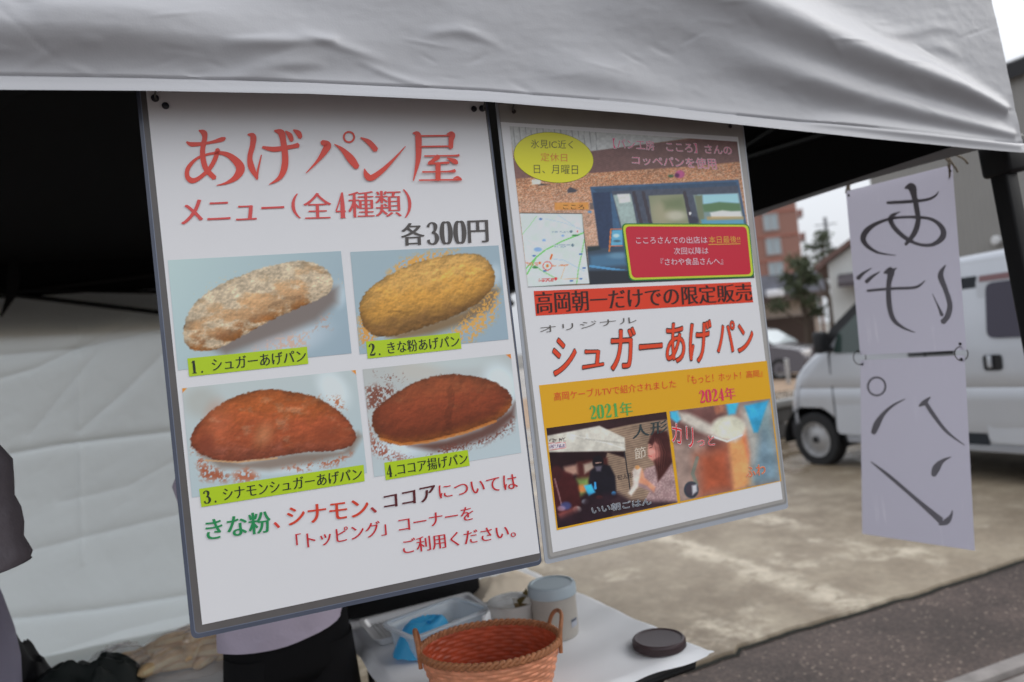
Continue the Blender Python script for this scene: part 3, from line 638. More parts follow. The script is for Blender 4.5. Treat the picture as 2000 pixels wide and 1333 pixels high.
# ------------------------------------------------------------------ posters: printing helpers
K_PRINT = 1.42
def ink(r, g, b, k=None):
    c = np.array(L(r, g, b)) * (k or K_PRINT); return tuple(np.clip(c, .004, .82))
class Plane:
    """a hanging sheet: origin, horizontal axis, outward normal; px -> point on it"""
    def __init__(s, O, U, N): s.O, s.U, s.N = map(np.asarray, (O, U, N))
    def pt(s, x, y, off=0.): return onpl(x, y, s.O, s.N) + s.N * off
    def uv(s, x, y): q = s.pt(x, y) - s.O; return np.array([q @ s.U, q[2]])
    def w(s, u, v, off): return s.O + s.U * u + UP * v + s.N * off
def quad_at(Q, u, v):
    TL, TR, BR, BL = [np.array(q, float) for q in Q]; return (1 - v) * ((1 - u) * BL + u * BR) + v * ((1 - u) * TL + u * TR)
_GC = {}
def glyphs(s, n=4):
    if s in _GC: return _GC[s]
    cu = bpy.data.curves.new('lettering', 'FONT'); cu.body = s; cu.size = 1; ob = bpy.data.objects.new('lettering', cu); COL.objects.link(ob)
    dg = bpy.context.evaluated_depsgraph_get(); c2 = ob.evaluated_get(dg).to_curve(dg); loops = []
    for sp in c2.splines:
        Bz = sp.bezier_points; N = len(Bz)
        if N < 2: continue
        co = np.array([p.co[:2] for p in Bz]); hl = np.array([p.handle_left[:2] for p in Bz]); hr = np.array([p.handle_right[:2] for p in Bz]); out = []
        for i in range(N):
            j = (i + 1) % N; p0, p1, p2, p3 = co[i], hr[i], hl[j], co[j]; Ln = np.linalg.norm(p3 - p0)
            if Ln < 1e-6: continue
            d = (p3 - p0) / Ln; fl_ = max(abs(d[0] * (q - p0)[1] - d[1] * (q - p0)[0]) for q in (p1, p2)); k = 1 if fl_ < 1e-3 else n
            for t in np.arange(k) / k: out.append((1 - t) ** 3 * p0 + 3 * t * (1 - t) ** 2 * p1 + 3 * t * t * (1 - t) * p2 + t ** 3 * p3)
        loops.append(np.array(out))
    bpy.data.objects.remove(ob); bpy.data.curves.remove(cu); _GC[s] = loops; return loops
def contrast(loops, dx, dy):
    """thicken (>0) or thin the strokes: dx for upright strokes, dy for level ones"""
    res = []
    for P in loops:
        e1 = P - np.roll(P, 1, 0); e2 = np.roll(P, -1, 0) - P
        nr = lambda e: np.stack([e[:, 1], -e[:, 0]], 1) / np.maximum(np.linalg.norm(e, axis=1), 1e-9)[:, None]
        n1, n2 = nr(e1), nr(e2); m = n1 + n2; m /= np.maximum(np.linalg.norm(m, axis=1), .35)[:, None]; k = 1 / np.maximum((m * n1).sum(1), .6)
        res.append(P - m * k[:, None] * np.array([dx, dy]) * SGN)
    return res
SGN = -1.
def fill(loops):
    """triangulated 2D outlines"""
    cu = bpy.data.curves.new('lettering', 'CURVE'); cu.dimensions = '2D'; cu.fill_mode = 'FRONT'
    for P in loops:
        s = cu.splines.new('POLY'); s.points.add(len(P) - 1); s.points.foreach_set('co', np.c_[P, np.zeros(len(P)), np.ones(len(P))].astype('f').ravel()); s.use_cyclic_u = True
    ob = bpy.data.objects.new('lettering', cu); COL.objects.link(ob); dg = bpy.context.evaluated_depsgraph_get()
    me = bpy.data.meshes.new_from_object(ob.evaluated_get(dg)); bpy.data.objects.remove(ob); bpy.data.curves.remove(cu)
    n = len(me.vertices); co = np.empty(n * 3); me.vertices.foreach_get('co', co); fc = [tuple(p.vertices) for p in me.polygons]; bpy.data.meshes.remove(me)
    return co.reshape(-1, 3)[:, :2], fc
def text(parent, plane, s, Q, col, dx=.0, dy=.0, off=.0020, name='lettering', grow=0.):
    """a printed line fitted to a px quad; dx widens upright strokes, negative dy thins level ones, grow fattens all round"""
    base_ = glyphs(s); allp = np.concatenate(base_); lo, hi = allp.min(0), allp.max(0)
    core = contrast(base_, min(dx, 0), min(dy, 0)) if min(dx, dy) < 0 else base_
    if grow < 0: core = contrast(core, grow, grow)
    sh_ = [(0, 0)]
    if dx > 0: sh_ += [(dx, 0), (-dx, 0)]
    if grow > 0: sh_ += [((grow + max(dx, 0)) * math.cos(q), grow * math.sin(q)) for q in np.arange(8) * math.pi / 4]
    TL, TR, BR, BL = [np.array(q, float) for q in Q]; V, Fc = [], []; n0 = 0
    for k_, (ax, ay) in enumerate(sh_):
        out = []
        for P_ in core:
            u = ((P_[:, 0] + ax - lo[0]) / (hi[0] - lo[0]))[:, None]; v = ((P_[:, 1] + ay - lo[1]) / (hi[1] - lo[1]))[:, None]
            out.append(np.array([plane.uv(x, y) for x, y in (1 - v) * ((1 - u) * BL + u * BR) + v * ((1 - u) * TL + u * TR)]))
        co, fc = fill(out); V.append(plane.O + co[:, :1] * plane.U + co[:, 1:2] * UP + plane.N * (off + k_ * 3e-5)); Fc += [tuple(i + n0 for i in f_) for f_ in fc]; n0 += len(co)
    b = B(); b.add(np.concatenate(V), Fc); return obj(name, b, mat('ink_%d_%d_%d' % col, ink(*col), .3, .4), parent, sharp=0)
DIG = {'0': [[(.5, .97, .05), (.74, .90, .17), (.84, .5, .23), (.74, .10, .17), (.5, .03, .05)], [(.5, .97, .05), (.26, .90, .17), (.16, .5, .23), (.26, .10, .17), (.5, .03, .05)]],
       '1': [[(.52, .97, .2), (.52, .5, .22), (.52, .05, .2)], [(.22, .82, .04), (.36, .88, .08), (.5, .97, .1)], [(.2, .025, .05), (.52, .03, .05), (.84, .025, .05)]],
       '2': [[(.16, .74, .16), (.20, .80, .14), (.32, .95, .06), (.55, .96, .10), (.76, .80, .22), (.70, .58, .20), (.46, .34, .12), (.16, .10, .05)], [(.14, .07, .10), (.5, .075, .15), (.82, .10, .15), (.90, .26, .03)]],
       '3': [[(.16, .78, .15), (.24, .90, .10), (.48, .97, .06), (.74, .84, .20), (.68, .62, .14), (.44, .53, .05)], [(.44, .53, .05), (.72, .47, .14), (.84, .28, .22), (.70, .08, .14), (.42, .03, .06), (.2, .1, .12), (.14, .22, .15)]],
       '4': [[(.68, .98, .08), (.68, .5, .2), (.68, .03, .2)], [(.64, .94, .06), (.36, .58, .06), (.08, .28, .06)], [(.06, .26, .07), (.5, .26, .07), (.95, .26, .07)], [(.46, .02, .05), (.68, .022, .05), (.9, .02, .05)]], '.': [[(.38, .06, .12), (.5, .06, .16), (.6, .06, .12)]]}
def digits(parent, plane, s, Q, col, off=.0020):
    """serif numerals spread over a px quad"""
    b = B(); N = len(s)
    for ci, ch in enumerate(s):
        for si, st in enumerate(DIG[ch]):
            P_ = cr(st, 6); asp = (np.linalg.norm(np.subtract(Q[1], Q[0])) / N) / np.linalg.norm(np.subtract(Q[3], Q[0])); X_ = P_[:, :2] * (asp, 1); T = np.gradient(X_, axis=0); T /= np.linalg.norm(T, axis=1)[:, None] + 1e-9
            Nn = np.stack([-T[:, 1], T[:, 0]], 1) * P_[:, 2:3] * (.30 + .30 * asp)
            b.grid([[plane.pt(*quad_at(Q, (ci + .04 + .92 * q[0] / asp) / N, q[1]), off + si * .00008) for q in sd] for sd in (X_ + Nn, X_ - Nn)])
    return obj('lettering', b, mat('ink_%d_%d_%d' % col, ink(*col), .3, .4), parent, sharp=0)
def brush(parent, plane, strokes, zm, col, off=.002, name='lettering', m=None, k=6):
    """brush strokes (x, y, width) in zoom coordinates, each a tapered ribbon"""
    b = B(); ox, oy, zs = zm
    for si, st in enumerate(strokes):
        P_ = cr(st, k); T = np.gradient(P_[:, :2], axis=0); T /= np.linalg.norm(T, axis=1)[:, None] + 1e-9; Nn = np.stack([-T[:, 1], T[:, 0]], 1)
        w_ = np.maximum(P_[:, 2:3], 1.) / 2; V = []
        # rounded ends
        e0 = P_[0, :2] - T[0] * w_[0] * .6; e1 = P_[-1, :2] + T[-1] * w_[-1] * .6
        Lp = np.concatenate([[e0], P_[:, :2] + Nn * w_, [e1]]); Rp = np.concatenate([[e0 + 1e-3], P_[:, :2] - Nn * w_, [e1 + 1e-3]])
        rows_ = [[plane.pt(ox + q[0] / zs, oy + q[1] / zs, off + si * .00012) for q in side_] for side_ in (Lp, Rp)]
        b.grid(rows_)
    return obj(name, b, m or mat('ink_%d_%d_%d' % col, ink(*col), .3, .4), parent, sharp=0)
def flat(parent, plane, Q, m, name, off, r=0.):
    """flat printed or cut sheet given by a px polygon"""
    poly = [plane.uv(*q) for q in Q]
    if r: poly = rnd_poly([tuple(q) for q in poly], r, 7)
    b = B(); b.add([plane.w(u, v, off) for u, v in poly], [tuple(range(len(poly)))]); return obj(name, b, m, parent, sharp=0)
def slab(parent, plane, Q, m, name, off, thick, r=.012):
    poly = rnd_poly([tuple(plane.uv(*q)) for q in Q], r, 7); b = B(); b.prism(poly, thick, plane.O + plane.N * (off - thick), plane.U, UP, plane.N); return obj(name, b, m, parent, sharp=30)
def inset(Q, l, r, t, b_):
    """shrink a px quad by fractions"""
    return [quad_at(Q, l, 1 - t), quad_at(Q, 1 - r, 1 - t), quad_at(Q, 1 - r, b_), quad_at(Q, l, b_)]
PICM = vmat('photo_print')
class Cv:
    """a tiny painter: colours (display 0-255) at scattered points X, Y"""
    def __init__(s, X, Y): s.X, s.Y = X, Y; s.C = np.zeros((len(X), 3))
    def fillc(s, c): s.C[:] = c; return s
    def mix(s, m, c): s.C = s.C * (1 - m[:, None]) + np.asarray(c, float) * m[:, None]; return s
    def sd(s, pts):
        P = np.asarray(pts, float); d = np.full(len(s.X), 1e9); ins = np.zeros(len(s.X), bool)
        for p, q in zip(P, np.roll(P, -1, 0)):
            e = q - p; t = np.clip(((s.X - p[0]) * e[0] + (s.Y - p[1]) * e[1]) / (e @ e + 1e-9), 0, 1)
            d = np.minimum(d, np.hypot(s.X - p[0] - t * e[0], s.Y - p[1] - t * e[1]))
            c = ((p[1] > s.Y) != (q[1] > s.Y)); xi = p[0] + (s.Y - p[1]) * (q[0] - p[0]) / (q[1] - p[1] + 1e-12); ins ^= c & (s.X < xi)
        return np.where(ins, d, -d)
    SOFT = 1.
    def poly(s, pts, c, soft=2., a=1.):
        soft = soft * s.SOFT; return s.mix(sm(-soft, soft, s.sd(pts)) * a, c)
    def ell(s, cx, cy, rx, ry, c, soft=.1, a=1., rot=0.):
        dx, dy = s.X - cx, s.Y - cy; ca, sa = math.cos(rot), math.sin(rot); r = np.hypot((dx * ca + dy * sa) / rx, (-dx * sa + dy * ca) / ry)
        return s.mix((1 - sm(1 - soft, 1 + soft, r)) * a, c)
    def line(s, pts, w_, c, a=1.):
        d = np.full(len(s.X), 1e9)
        for p, q in zip(pts[:-1], pts[1:]):
            p, q = np.array(p, float), np.array(q, float); e = q - p; t = np.clip(((s.X - p[0]) * e[0] + (s.Y - p[1]) * e[1]) / (e @ e + 1e-9), 0, 1); d = np.minimum(d, np.hypot(s.X - p[0] - t * e[0], s.Y - p[1] - t * e[1]))
        return s.mix((1 - sm(w_ / 2 - 1, w_ / 2 + 1.5, d)) * a, c)
    def grain(s, f, amt, seed, o=4, m=1.): s.C *= 1 + (amt * (fbm(s.X / f, s.Y / f, seed, o) - .5) * 2 * m)[:, None]; return s
def picture(parent, plane, Q, nx, ny, zm, fn, off=.0013, name='photo_print', seed=0):
    ox, oy, zs = zm; V = []; px_ = np.array([quad_at(Q, i / (nx - 1), j / (ny - 1)) for i in range(nx) for j in range(ny)])
    c = Cv((px_[:, 0] - ox) * zs, (px_[:, 1] - oy) * zs); fn(c); lin = np.clip(c.C, 0, 255) / 255.; lin = np.where(lin <= .04045, lin / 12.92, ((lin + .055) / 1.055) ** 2.4) * K_PRINT
    b = B().grid(np.array([plane.pt(x, y, off) for x, y in px_]).reshape(nx, ny, 3)); o = obj(name, b, PICM, parent, sharp=0, fix=True)
    at = o.data.color_attributes.new('Col', 'FLOAT_COLOR', 'POINT'); at.data.foreach_set('color', np.c_[np.clip(lin, .003, .85), np.ones(len(lin))].astype('f').ravel()); return o
# ------------------------------------------------------------------ poster with the menu
PL = Plane(TP(0, 0, 0), A, -Bk)
paper_m = mat('laminated_paper', (.80, .80, .815), .28, .45, noise=(4, .015))
rimA = mat('dark_card_case', L(82, 88, 103), .25, .5, noise=(9, .12)); rimB = mat('dark_card_inner', L(100, 97, 96), .3, .4, noise=(9, .1)); rimC = mat('dark_card_edge', L(122, 130, 148), .2, .5)
Q1 = [(264, 160), (950, 182), (1059, 1103), (374, 1250)]
menu = thing('menu_poster', 'large laminated menu poster in a dark sleeve with four bread photographs', 'poster', PL.pt(716, 1176, 0), PHI, 'laminated posters hanging from the tent')
slab(menu, PL, Q1, rimA, 'sleeve', 0, .0022)
slab(menu, PL, [(271, 166), (947.5, 188), (1056, 1096), (380.5, 1240)], rimC, 'sleeve_edge', .0003, .0012, .008)
slab(menu, PL, [(273, 168), (947, 190), (1055.5, 1094.5), (382, 1238)], rimB, 'sleeve_band', .0005, .0012, .008)
flat(menu, PL, [(284.5, 172), (944.5, 194), (1053.5, 1080.5), (395, 1220.5)], paper_m, 'paper', .0009)
Z8 = (320, 470, 2.72)
RELIEF = {11: .24, 23: .27, 37: .22, 53: .20}
def bread_px(c, out, pal, seed, pow_=None, cr_=None, light=(-.25, -1.), depth=125.):
    """one fried bun: outline, palette (lit, base, low, rim), powder colour and cover"""
    P_ = cr(out, 6, True); d = c.sd(P_); cen = P_.mean(0); n1 = fbm(c.X / 60, c.Y / 42, seed, 5) - .5; n2 = fbm(c.X / 13, c.Y / 9, seed + 3, 4) - .5
    e = np.clip(d / depth, 0, 1); hgt_ = np.sqrt(np.clip(1 - (1 - e) ** 2, 0, 1))
    ang_ = math.atan2(*(P_[np.argmax(P_[:, 0])] - P_[np.argmin(P_[:, 0])])[::-1]); q = (-(c.X - cen[0]) * math.sin(ang_) + (c.Y - cen[1]) * math.cos(ang_)); ry = np.abs(-(P_[:, 0] - cen[0]) * math.sin(ang_) + (P_[:, 1] - cen[1]) * math.cos(ang_)).max()
    q = np.clip(q / ry, -1, 1) + n1 * .7 + n2 * .25
    lit, base_, low, rim = [np.array(p, float) for p in pal]
    colr = base_ + (lit - base_) * sm(.05, -.85, q)[:, None] + (low - base_) * sm(.15, .8, q)[:, None]
    colr = colr + (rim - colr) * (sm(.45, .0, e) * sm(-.2, .5, q))[:, None] * .8
    X2, Y2 = c.X + 10 * (fbm(c.X / 30, c.Y / 30, seed + 40, 2) - .5), c.Y
    rel = (fbm(X2 / 26, Y2 / 20, seed + 41, 5, .6) - fbm((X2 - 5) / 26, (Y2 - 7) / 20, seed + 41, 5, .6)) + .6 * (fbm(X2 / 75, Y2 / 55, seed + 43, 3) - fbm((X2 - 12) / 75, (Y2 - 16) / 55, seed + 43, 3))
    colr *= (.66 + .38 * hgt_ * (1.06 - .30 * sm(-.3, .9, q)) + .16 * n2 + .34 * n1)[:, None]
    if pow_ is not None:
        pc, thr, amt = pow_; m = sm(thr, thr + .24, fbm(c.X / 90, c.Y / 50, seed + 9, 5) * .84 + fbm(c.X / 10, c.Y / 8, seed + 12, 3) * .16 - .12 * np.clip(q, -1, 1)) * amt
        colr = colr * (1 - m[:, None]) + np.array(pc) * (.92 + .30 * n2[:, None] + .3 * n1[:, None]) * m[:, None]
    for pts, w_, a_ in (cr_ or []):
        dd = Cv(c.X + 14 * (fbm(c.X / 25, c.Y / 25, seed + 30, 3) - .5), c.Y + 20 * (fbm(c.X / 25, c.Y / 25, seed + 31, 3) - .5)); dd.C[:] = 0; dd.line(pts, w_, (1, 1, 1)); colr = colr * (1 - a_ * dd.C[:, :1])
    jag = 14 * (fbm(c.X / 14, c.Y / 12, seed + 20, 3) - .5)
    colr *= (1 - 1.5 * rel * RELIEF.get(seed, 1.))[:, None]
    m = sm(-4, 4, d + jag)[:, None]; c.C = c.C * (1 - m) + colr * m
def crumbs(c, zone, col, seed, f=9., thr=.6, a=.9, soft=26):
    m = sm(-soft, soft, c.sd(zone)) * sm(thr, thr + .10, fbm(c.X / f, c.Y / f, seed, 3) * .7 + fbm(c.X / 40, c.Y / 40, seed + 5, 3) * .3 + .10 * sm(-soft, soft * 1.5, c.sd(zone)) - .08); c.mix(m * a, col)
def plate(c, a_, b_, g_=(0, 1)):
    t = np.clip((c.X - c.X.min()) / np.ptp(c.X) * g_[0] + (c.Y - c.Y.min()) / np.ptp(c.Y) * g_[1], 0, 1)[:, None]; c.C = np.array(a_, float) * (1 - t) + np.array(b_, float) * t
def pic1(c):
    plate(c, (172, 192, 190), (138, 156, 168), (.7, .3)); c.ell(700, 520, 170, 75, (196, 204, 212), .6, .45, -.3); c.ell(930, 290, 40, 60, (196, 210, 216), .6, .5)
    c.poly([(250, 570), (440, 460), (700, 340), (860, 250), (925, 250), (920, 330), (810, 430), (640, 500), (470, 560), (330, 610)], (112, 100, 94), 34, .9)
    c.ell(560, 545, 120, 24, (170, 158, 158), .8, .5, -.35)
    crumbs(c, [(430, 590), (560, 530), (700, 490), (780, 490), (760, 570), (620, 590)], (192, 160, 142), 4, 10, .5); crumbs(c, [(790, 480), (840, 400), (900, 380), (890, 470)], (170, 140, 126), 6, 9, .55); crumbs(c, [(100, 330), (220, 230), (420, 140), (560, 100), (460, 180), (250, 300)], (196, 178, 140), 8, 8, .66, .6); crumbs(c, [(880, 170), (950, 190), (960, 270), (910, 250)], (184, 172, 150), 9, 9, .62, .6)
    bread_px(c, [(105, 480), (125, 400), (180, 320), (300, 235), (480, 160), (640, 120), (760, 112), (850, 145), (895, 205), (890, 260), (840, 305), (700, 365), (560, 430), (450, 490), (350, 545), (250, 585), (160, 585), (115, 545)],
             ((190, 166, 132), (170, 134, 96), (136, 92, 56), (168, 104, 44)), 11, ((204, 186, 158), .34, .9), [([(560, 350), (640, 310), (720, 300)], 16, .13)])
def pic2(c):
    plate(c, (150, 168, 174), (138, 158, 170), (.6, .4)); c.ell(1760, 180, 30, 50, (196, 208, 214), .6, .5); c.ell(1230, 480, 130, 40, (190, 192, 190), .5, .6)
    c.poly([(1180, 510), (1400, 440), (1600, 370), (1740, 250), (1780, 260), (1740, 360), (1600, 440), (1420, 500), (1250, 530)], (120, 96, 66), 26, .9)
    crumbs(c, [(1500, 500), (1620, 380), (1760, 230), (1800, 300), (1760, 420), (1640, 540), (1540, 560)], (204, 152, 74), 3, 9, .47); crumbs(c, [(1030, 400), (1060, 400), (1130, 500), (1110, 560), (1040, 560)], (200, 140, 62), 5, 9, .40); crumbs(c, [(1180, 180), (1260, 100), (1420, 60), (1560, 50), (1440, 110), (1300, 150)], (212, 150, 64), 7, 10, .44)
    bread_px(c, [(1038, 350), (1075, 275), (1160, 205), (1300, 135), (1450, 90), (1600, 72), (1690, 85), (1740, 140), (1758, 210), (1730, 270), (1650, 345), (1520, 410), (1400, 455), (1290, 490), (1180, 510), (1100, 495), (1055, 440)],
             ((206, 160, 90), (180, 132, 60), (122, 88, 46), (140, 98, 46)), 23, ((208, 160, 86), .55, .5), [([(1200, 378), (1290, 388), (1360, 368)], 14, .12)])
def pic3(c):
    plate(c, (176, 184, 182), (160, 178, 184), (.3, .7)); c.ell(200, 860, 90, 80, (158, 158, 150), .6, .6); c.ell(900, 790, 70, 110, (206, 216, 218), .5, .7, -.6); c.ell(560, 1200, 240, 40, (198, 208, 212), .6, .7)
    c.poly([(180, 1130), (420, 1180), (700, 1130), (950, 1120), (1030, 1020), (1050, 1040), (1000, 1130), (800, 1180), (560, 1220), (300, 1210)], (120, 104, 92), 24, .85)
    crumbs(c, [(180, 1190), (260, 1200), (350, 1250), (330, 1280), (200, 1270)], (150, 76, 48), 3, 11, .36); crumbs(c, [(370, 1240), (440, 1210), (500, 1250), (480, 1285), (380, 1280)], (164, 90, 60), 5, 11, .38); crumbs(c, [(630, 1210), (760, 1180), (940, 1140), (1000, 1130), (930, 1190), (700, 1230)], (160, 86, 56), 7, 10, .45); crumbs(c, [(820, 830), (930, 830), (990, 940), (940, 900)], (168, 96, 60), 9, 8, .5); crumbs(c, [(140, 1090), (200, 1150), (250, 1200), (170, 1190)], (160, 84, 54), 12, 9, .5)
    bread_px(c, [(142, 1060), (170, 990), (260, 900), (380, 830), (530, 793), (650, 800), (800, 830), (900, 885), (980, 960), (1018, 1030), (1000, 1085), (900, 1118), (760, 1125), (600, 1150), (450, 1170), (320, 1172), (210, 1140), (155, 1100)],
             ((160, 84, 38), (146, 72, 42), (138, 78, 60), (140, 66, 40)), 37, ((180, 136, 104), .56, .55)); c.ell(530, 1030, 40, 60, (188, 156, 112), .9, .35, .5); c.ell(230, 1080, 42, 50, (110, 52, 36), .7, .6); c.ell(870, 1020, 70, 60, (124, 58, 34), .8, .5); c.ell(290, 960, 60, 90, (180, 104, 72), .8, .4)
    c.line([(220, 1168), (400, 1178), (600, 1155)], 9, (196, 150, 104), .7)
    for t in ([(97, 785), (125, 783), (99, 812)], [(995, 690), (1020, 688), (1023, 716)]): c.poly(t, (214, 130, 44), 1.5)
def pic4(c):
    plate(c, (168, 170, 166), (172, 188, 194), (.3, .7)); c.ell(1350, 690, 120, 60, (180, 176, 166), .6, .6); c.ell(1790, 760, 80, 110, (202, 216, 220), .5, .8, -.5); c.ell(1560, 640, 200, 40, (182, 196, 196), .6, .5); c.ell(1240, 1110, 110, 40, (196, 208, 216), .6, .8)
    c.poly([(1300, 1090), (1500, 1060), (1680, 1000), (1840, 900), (1865, 860), (1860, 940), (1760, 1030), (1600, 1090), (1440, 1120)], (88, 56, 48), 24, .9)
    crumbs(c, [(1070, 780), (1180, 760), (1240, 800), (1130, 900), (1080, 900)], (112, 62, 48), 3, 8, .42); crumbs(c, [(1085, 960), (1120, 1050), (1230, 1130), (1320, 1150), (1200, 1180), (1100, 1120)], (140, 76, 58), 5, 8, .42); crumbs(c, [(1450, 1100), (1640, 1060), (1780, 1010), (1860, 930), (1850, 1010), (1700, 1080), (1540, 1130), (1400, 1150)], (104, 56, 46), 8, 8, .44); crumbs(c, [(1080, 690), (1240, 690), (1330, 740), (1180, 780)], (120, 78, 64), 10, 6, .62)
    bread_px(c, [(1105, 950), (1130, 890), (1220, 820), (1350, 745), (1500, 712), (1650, 722), (1760, 755), (1830, 805), (1850, 850), (1820, 910), (1740, 965), (1620, 1010), (1480, 1050), (1330, 1080), (1220, 1082), (1150, 1050), (1112, 1000)],
             ((138, 72, 42), (116, 54, 32), (98, 46, 26), (160, 90, 40)), 53, ((160, 96, 62), .66, .5), [([(1520, 800), (1530, 850), (1505, 930), (1515, 990)], 36, .10)])
    c.line([(1150, 1055), (1260, 1084), (1400, 1070), (1600, 1020), (1760, 960)], 15, (186, 112, 48), .75)
    c.poly([(1815, 606), (1842, 603), (1846, 632)], (206, 120, 40), 1.5)
for Qp, fn in (([(328, 509), (665.6, 491), (686.5, 690.6), (347.6, 723.7)], pic1), ([(684, 492.8), (973.3, 480), (992.8, 663), (702.4, 692.4)], pic2), ([(355.7, 758.6), (694.3, 723), (716.7, 924), (375, 972)], pic3), ([(708, 721.8), (997, 691.7), (1017.7, 884.4), (730.6, 932)], pic4)):
    picture(menu, PL, Qp, 190, 124, Z8, fn)
lime = mat('label_lime', ink(158, 184, 34), .3, .4); K = (40, 44, 36)
LBL = [([(366, 700.5), (599.4, 677.7), (602, 711), (369.6, 736)], '1.', .115, 'シュガーあげパン', .20), ([(714.5, 667.8), (897, 650), (901, 681.4), (718, 701)], '2.', .14, 'きな粉あげパン', .22),
       ([(389, 955), (710, 908), (712, 940), (393.5, 990.6)], '3.', .085, 'シナモンシュガーあげパン', .14), ([(750, 904), (913, 879), (917, 909.7), (753, 938)], '4.', .13, 'ココア揚げパン', .15)]
for Qp, dg_, wd_, s, u0 in LBL:
    flat(menu, PL, Qp, lime, 'label_strip', .0016); digits(menu, PL, dg_, inset(Qp, .015, 1 - .03 - wd_, .14, .14), K, .0020); text(menu, PL, s, inset(Qp, u0, .015, .14, .14), K, .016, -.006)
Z1 = (260, 180, 2.5); RED = (196, 70, 58)
title = [[(262, 246, 10), (290, 258, 20), (370, 250, 15), (432, 234, 20), (450, 226, 10)], [(322, 190, 8), (345, 202, 26), (350, 225, 22), (340, 280, 22), (342, 330, 24), (358, 380, 24), (398, 422, 22)], [(414, 282, 20), (400, 330, 20), (370, 380, 18), (320, 424, 18), (285, 434, 24), (264, 410, 20), (272, 368, 18), (320, 322, 14), (400, 300, 15), (460, 308, 22), (508, 345, 34), (524, 380, 38), (500, 420, 26), (455, 446, 14), (408, 458, 4)],
         [(560, 210, 8), (585, 218, 26), (584, 260, 24), (570, 320, 22), (578, 370, 28), (606, 424, 14)], [(604, 428, 12), (608, 390, 12), (626, 310, 6)], [(632, 272, 14), (690, 282, 22), (770, 270, 18), (806, 262, 22)], [(690, 192, 10), (722, 202, 30), (732, 240, 26), (742, 320, 28), (736, 380, 28), (712, 424, 18), (664, 454, 4)], [(744, 194, 8), (764, 214, 22), (774, 240, 18)], [(782, 188, 8), (806, 204, 24), (816, 226, 18)],
         [(920, 248, 20), (948, 262, 32), (932, 296, 26), (896, 344, 15), (844, 398, 4)], [(982, 258, 4), (1020, 284, 18), (1062, 330, 34), (1092, 370, 24)], [(1110, 226, 6), (1150, 248, 22), (1184, 286, 24)], [(1128, 378, 6), (1138, 408, 24), (1162, 422, 26), (1220, 382, 20), (1280, 322, 12), (1328, 268, 4)],
         [(1364, 204, 6), (1388, 212, 26), (1392, 270, 26), (1390, 330, 22), (1378, 390, 14), (1366, 436, 5)], [(1392, 218, 9), (1540, 216, 9)], [(1530, 208, 6), (1552, 212, 30), (1550, 240, 22), (1548, 276, 20)], [(1396, 270, 9), (1546, 268, 9)], [(1420, 316, 8), (1560, 314, 9), (1588, 312, 14)], [(1488, 318, 22), (1462, 338, 16), (1440, 350, 12)], [(1438, 354, 10), (1540, 348, 12)], [(1532, 326, 8), (1566, 342, 22), (1580, 352, 14)], [(1486, 352, 22), (1486, 432, 22)], [(1410, 394, 9), (1530, 392, 9), (1568, 388, 16)], [(1394, 434, 8), (1560, 432, 9), (1600, 431, 10)], [(1560, 426, 4), (1580, 420, 14), (1598, 428, 8)]]
brush(menu, PL, [[(x, y, w_ * (1.12 if w_ > 15 else .9)) for x, y, w_ in st] for st in title], Z1, RED, name='title_lettering')
a_ = np.linspace(0, 2 * math.pi, 25); brush(menu, PL, [[(1053 + 25 * math.cos(t), 222 + 25 * math.sin(t), 9) for t in a_]], Z1, RED, .0023, 'title_lettering', k=2)
text(menu, PL, 'メニュー', [(356, 391), (552, 383), (555, 430), (355, 440)], (190, 74, 72), .03, -.012)
text(menu, PL, '(', [(567, 380), (582, 379), (588, 427), (571, 428)], (190, 74, 72)); text(menu, PL, ')', [(786, 371), (801, 370), (805, 425), (790, 426)], (190, 74, 72))
def sub_q(Q, u0, u1): return [quad_at(Q, u0, 1), quad_at(Q, u1, 1), quad_at(Q, u1, 0), quad_at(Q, u0, 0)]
QM = [(592, 378), (782, 372), (784, 424), (594, 429)]
text(menu, PL, '全', sub_q(QM, 0, .28), (190, 74, 72), .016, -.010); digits(menu, PL, '4', sub_q(QM, .315, .44), (190, 74, 72)); text(menu, PL, '種類', sub_q(QM, .46, 1), (190, 74, 72), .016, -.010)
QM = [(783, 437), (951, 430), (953, 474), (785, 481)]
text(menu, PL, '各', sub_q(QM, 0, .26), (74, 70, 68), .03, -.006); digits(menu, PL, '300', sub_q(QM, .28, .755), (74, 70, 68)); text(menu, PL, '円', sub_q(QM, .775, 1), (74, 70, 68), .03, -.006)
text(menu, PL, 'きな粉', [(401, 1014), (526, 997), (529.5, 1039), (404.4, 1056)], (36, 124, 74), .024, .0); text(menu, PL, '、', [(535, 1020), (545, 1018.5), (546, 1031), (536, 1033)], (190, 60, 50), .03, .02)
text(menu, PL, 'シナモン', [(559.7, 992), (717.6, 972), (719.7, 1008), (563, 1027)], (188, 62, 44), .024, .0); text(menu, PL, '、', [(724, 991), (734, 989.5), (735, 1001), (725, 1003)], (150, 50, 50), .03, .02)
text(menu, PL, 'ココア', [(749, 968), (848.5, 947), (849.5, 977), (751, 994)], (80, 32, 36), .026, .004); text(menu, PL, 'については', [(855, 948), (1007, 925), (1011, 954), (859, 974)], (176, 44, 48), .014, -.008)
text(menu, PL, '「トッピング」コーナーを', [(577, 1043), (922.5, 986.5), (924.5, 1016), (580, 1075)], (176, 40, 48), .016, -.008); text(menu, PL, 'ご利用ください。', [(785, 1053), (1004, 1021), (1007, 1049), (788, 1083)], (176, 40, 48), .016, -.008)
eye_m = mat('eyelet_black', (.02, .022, .03), .3, .5)
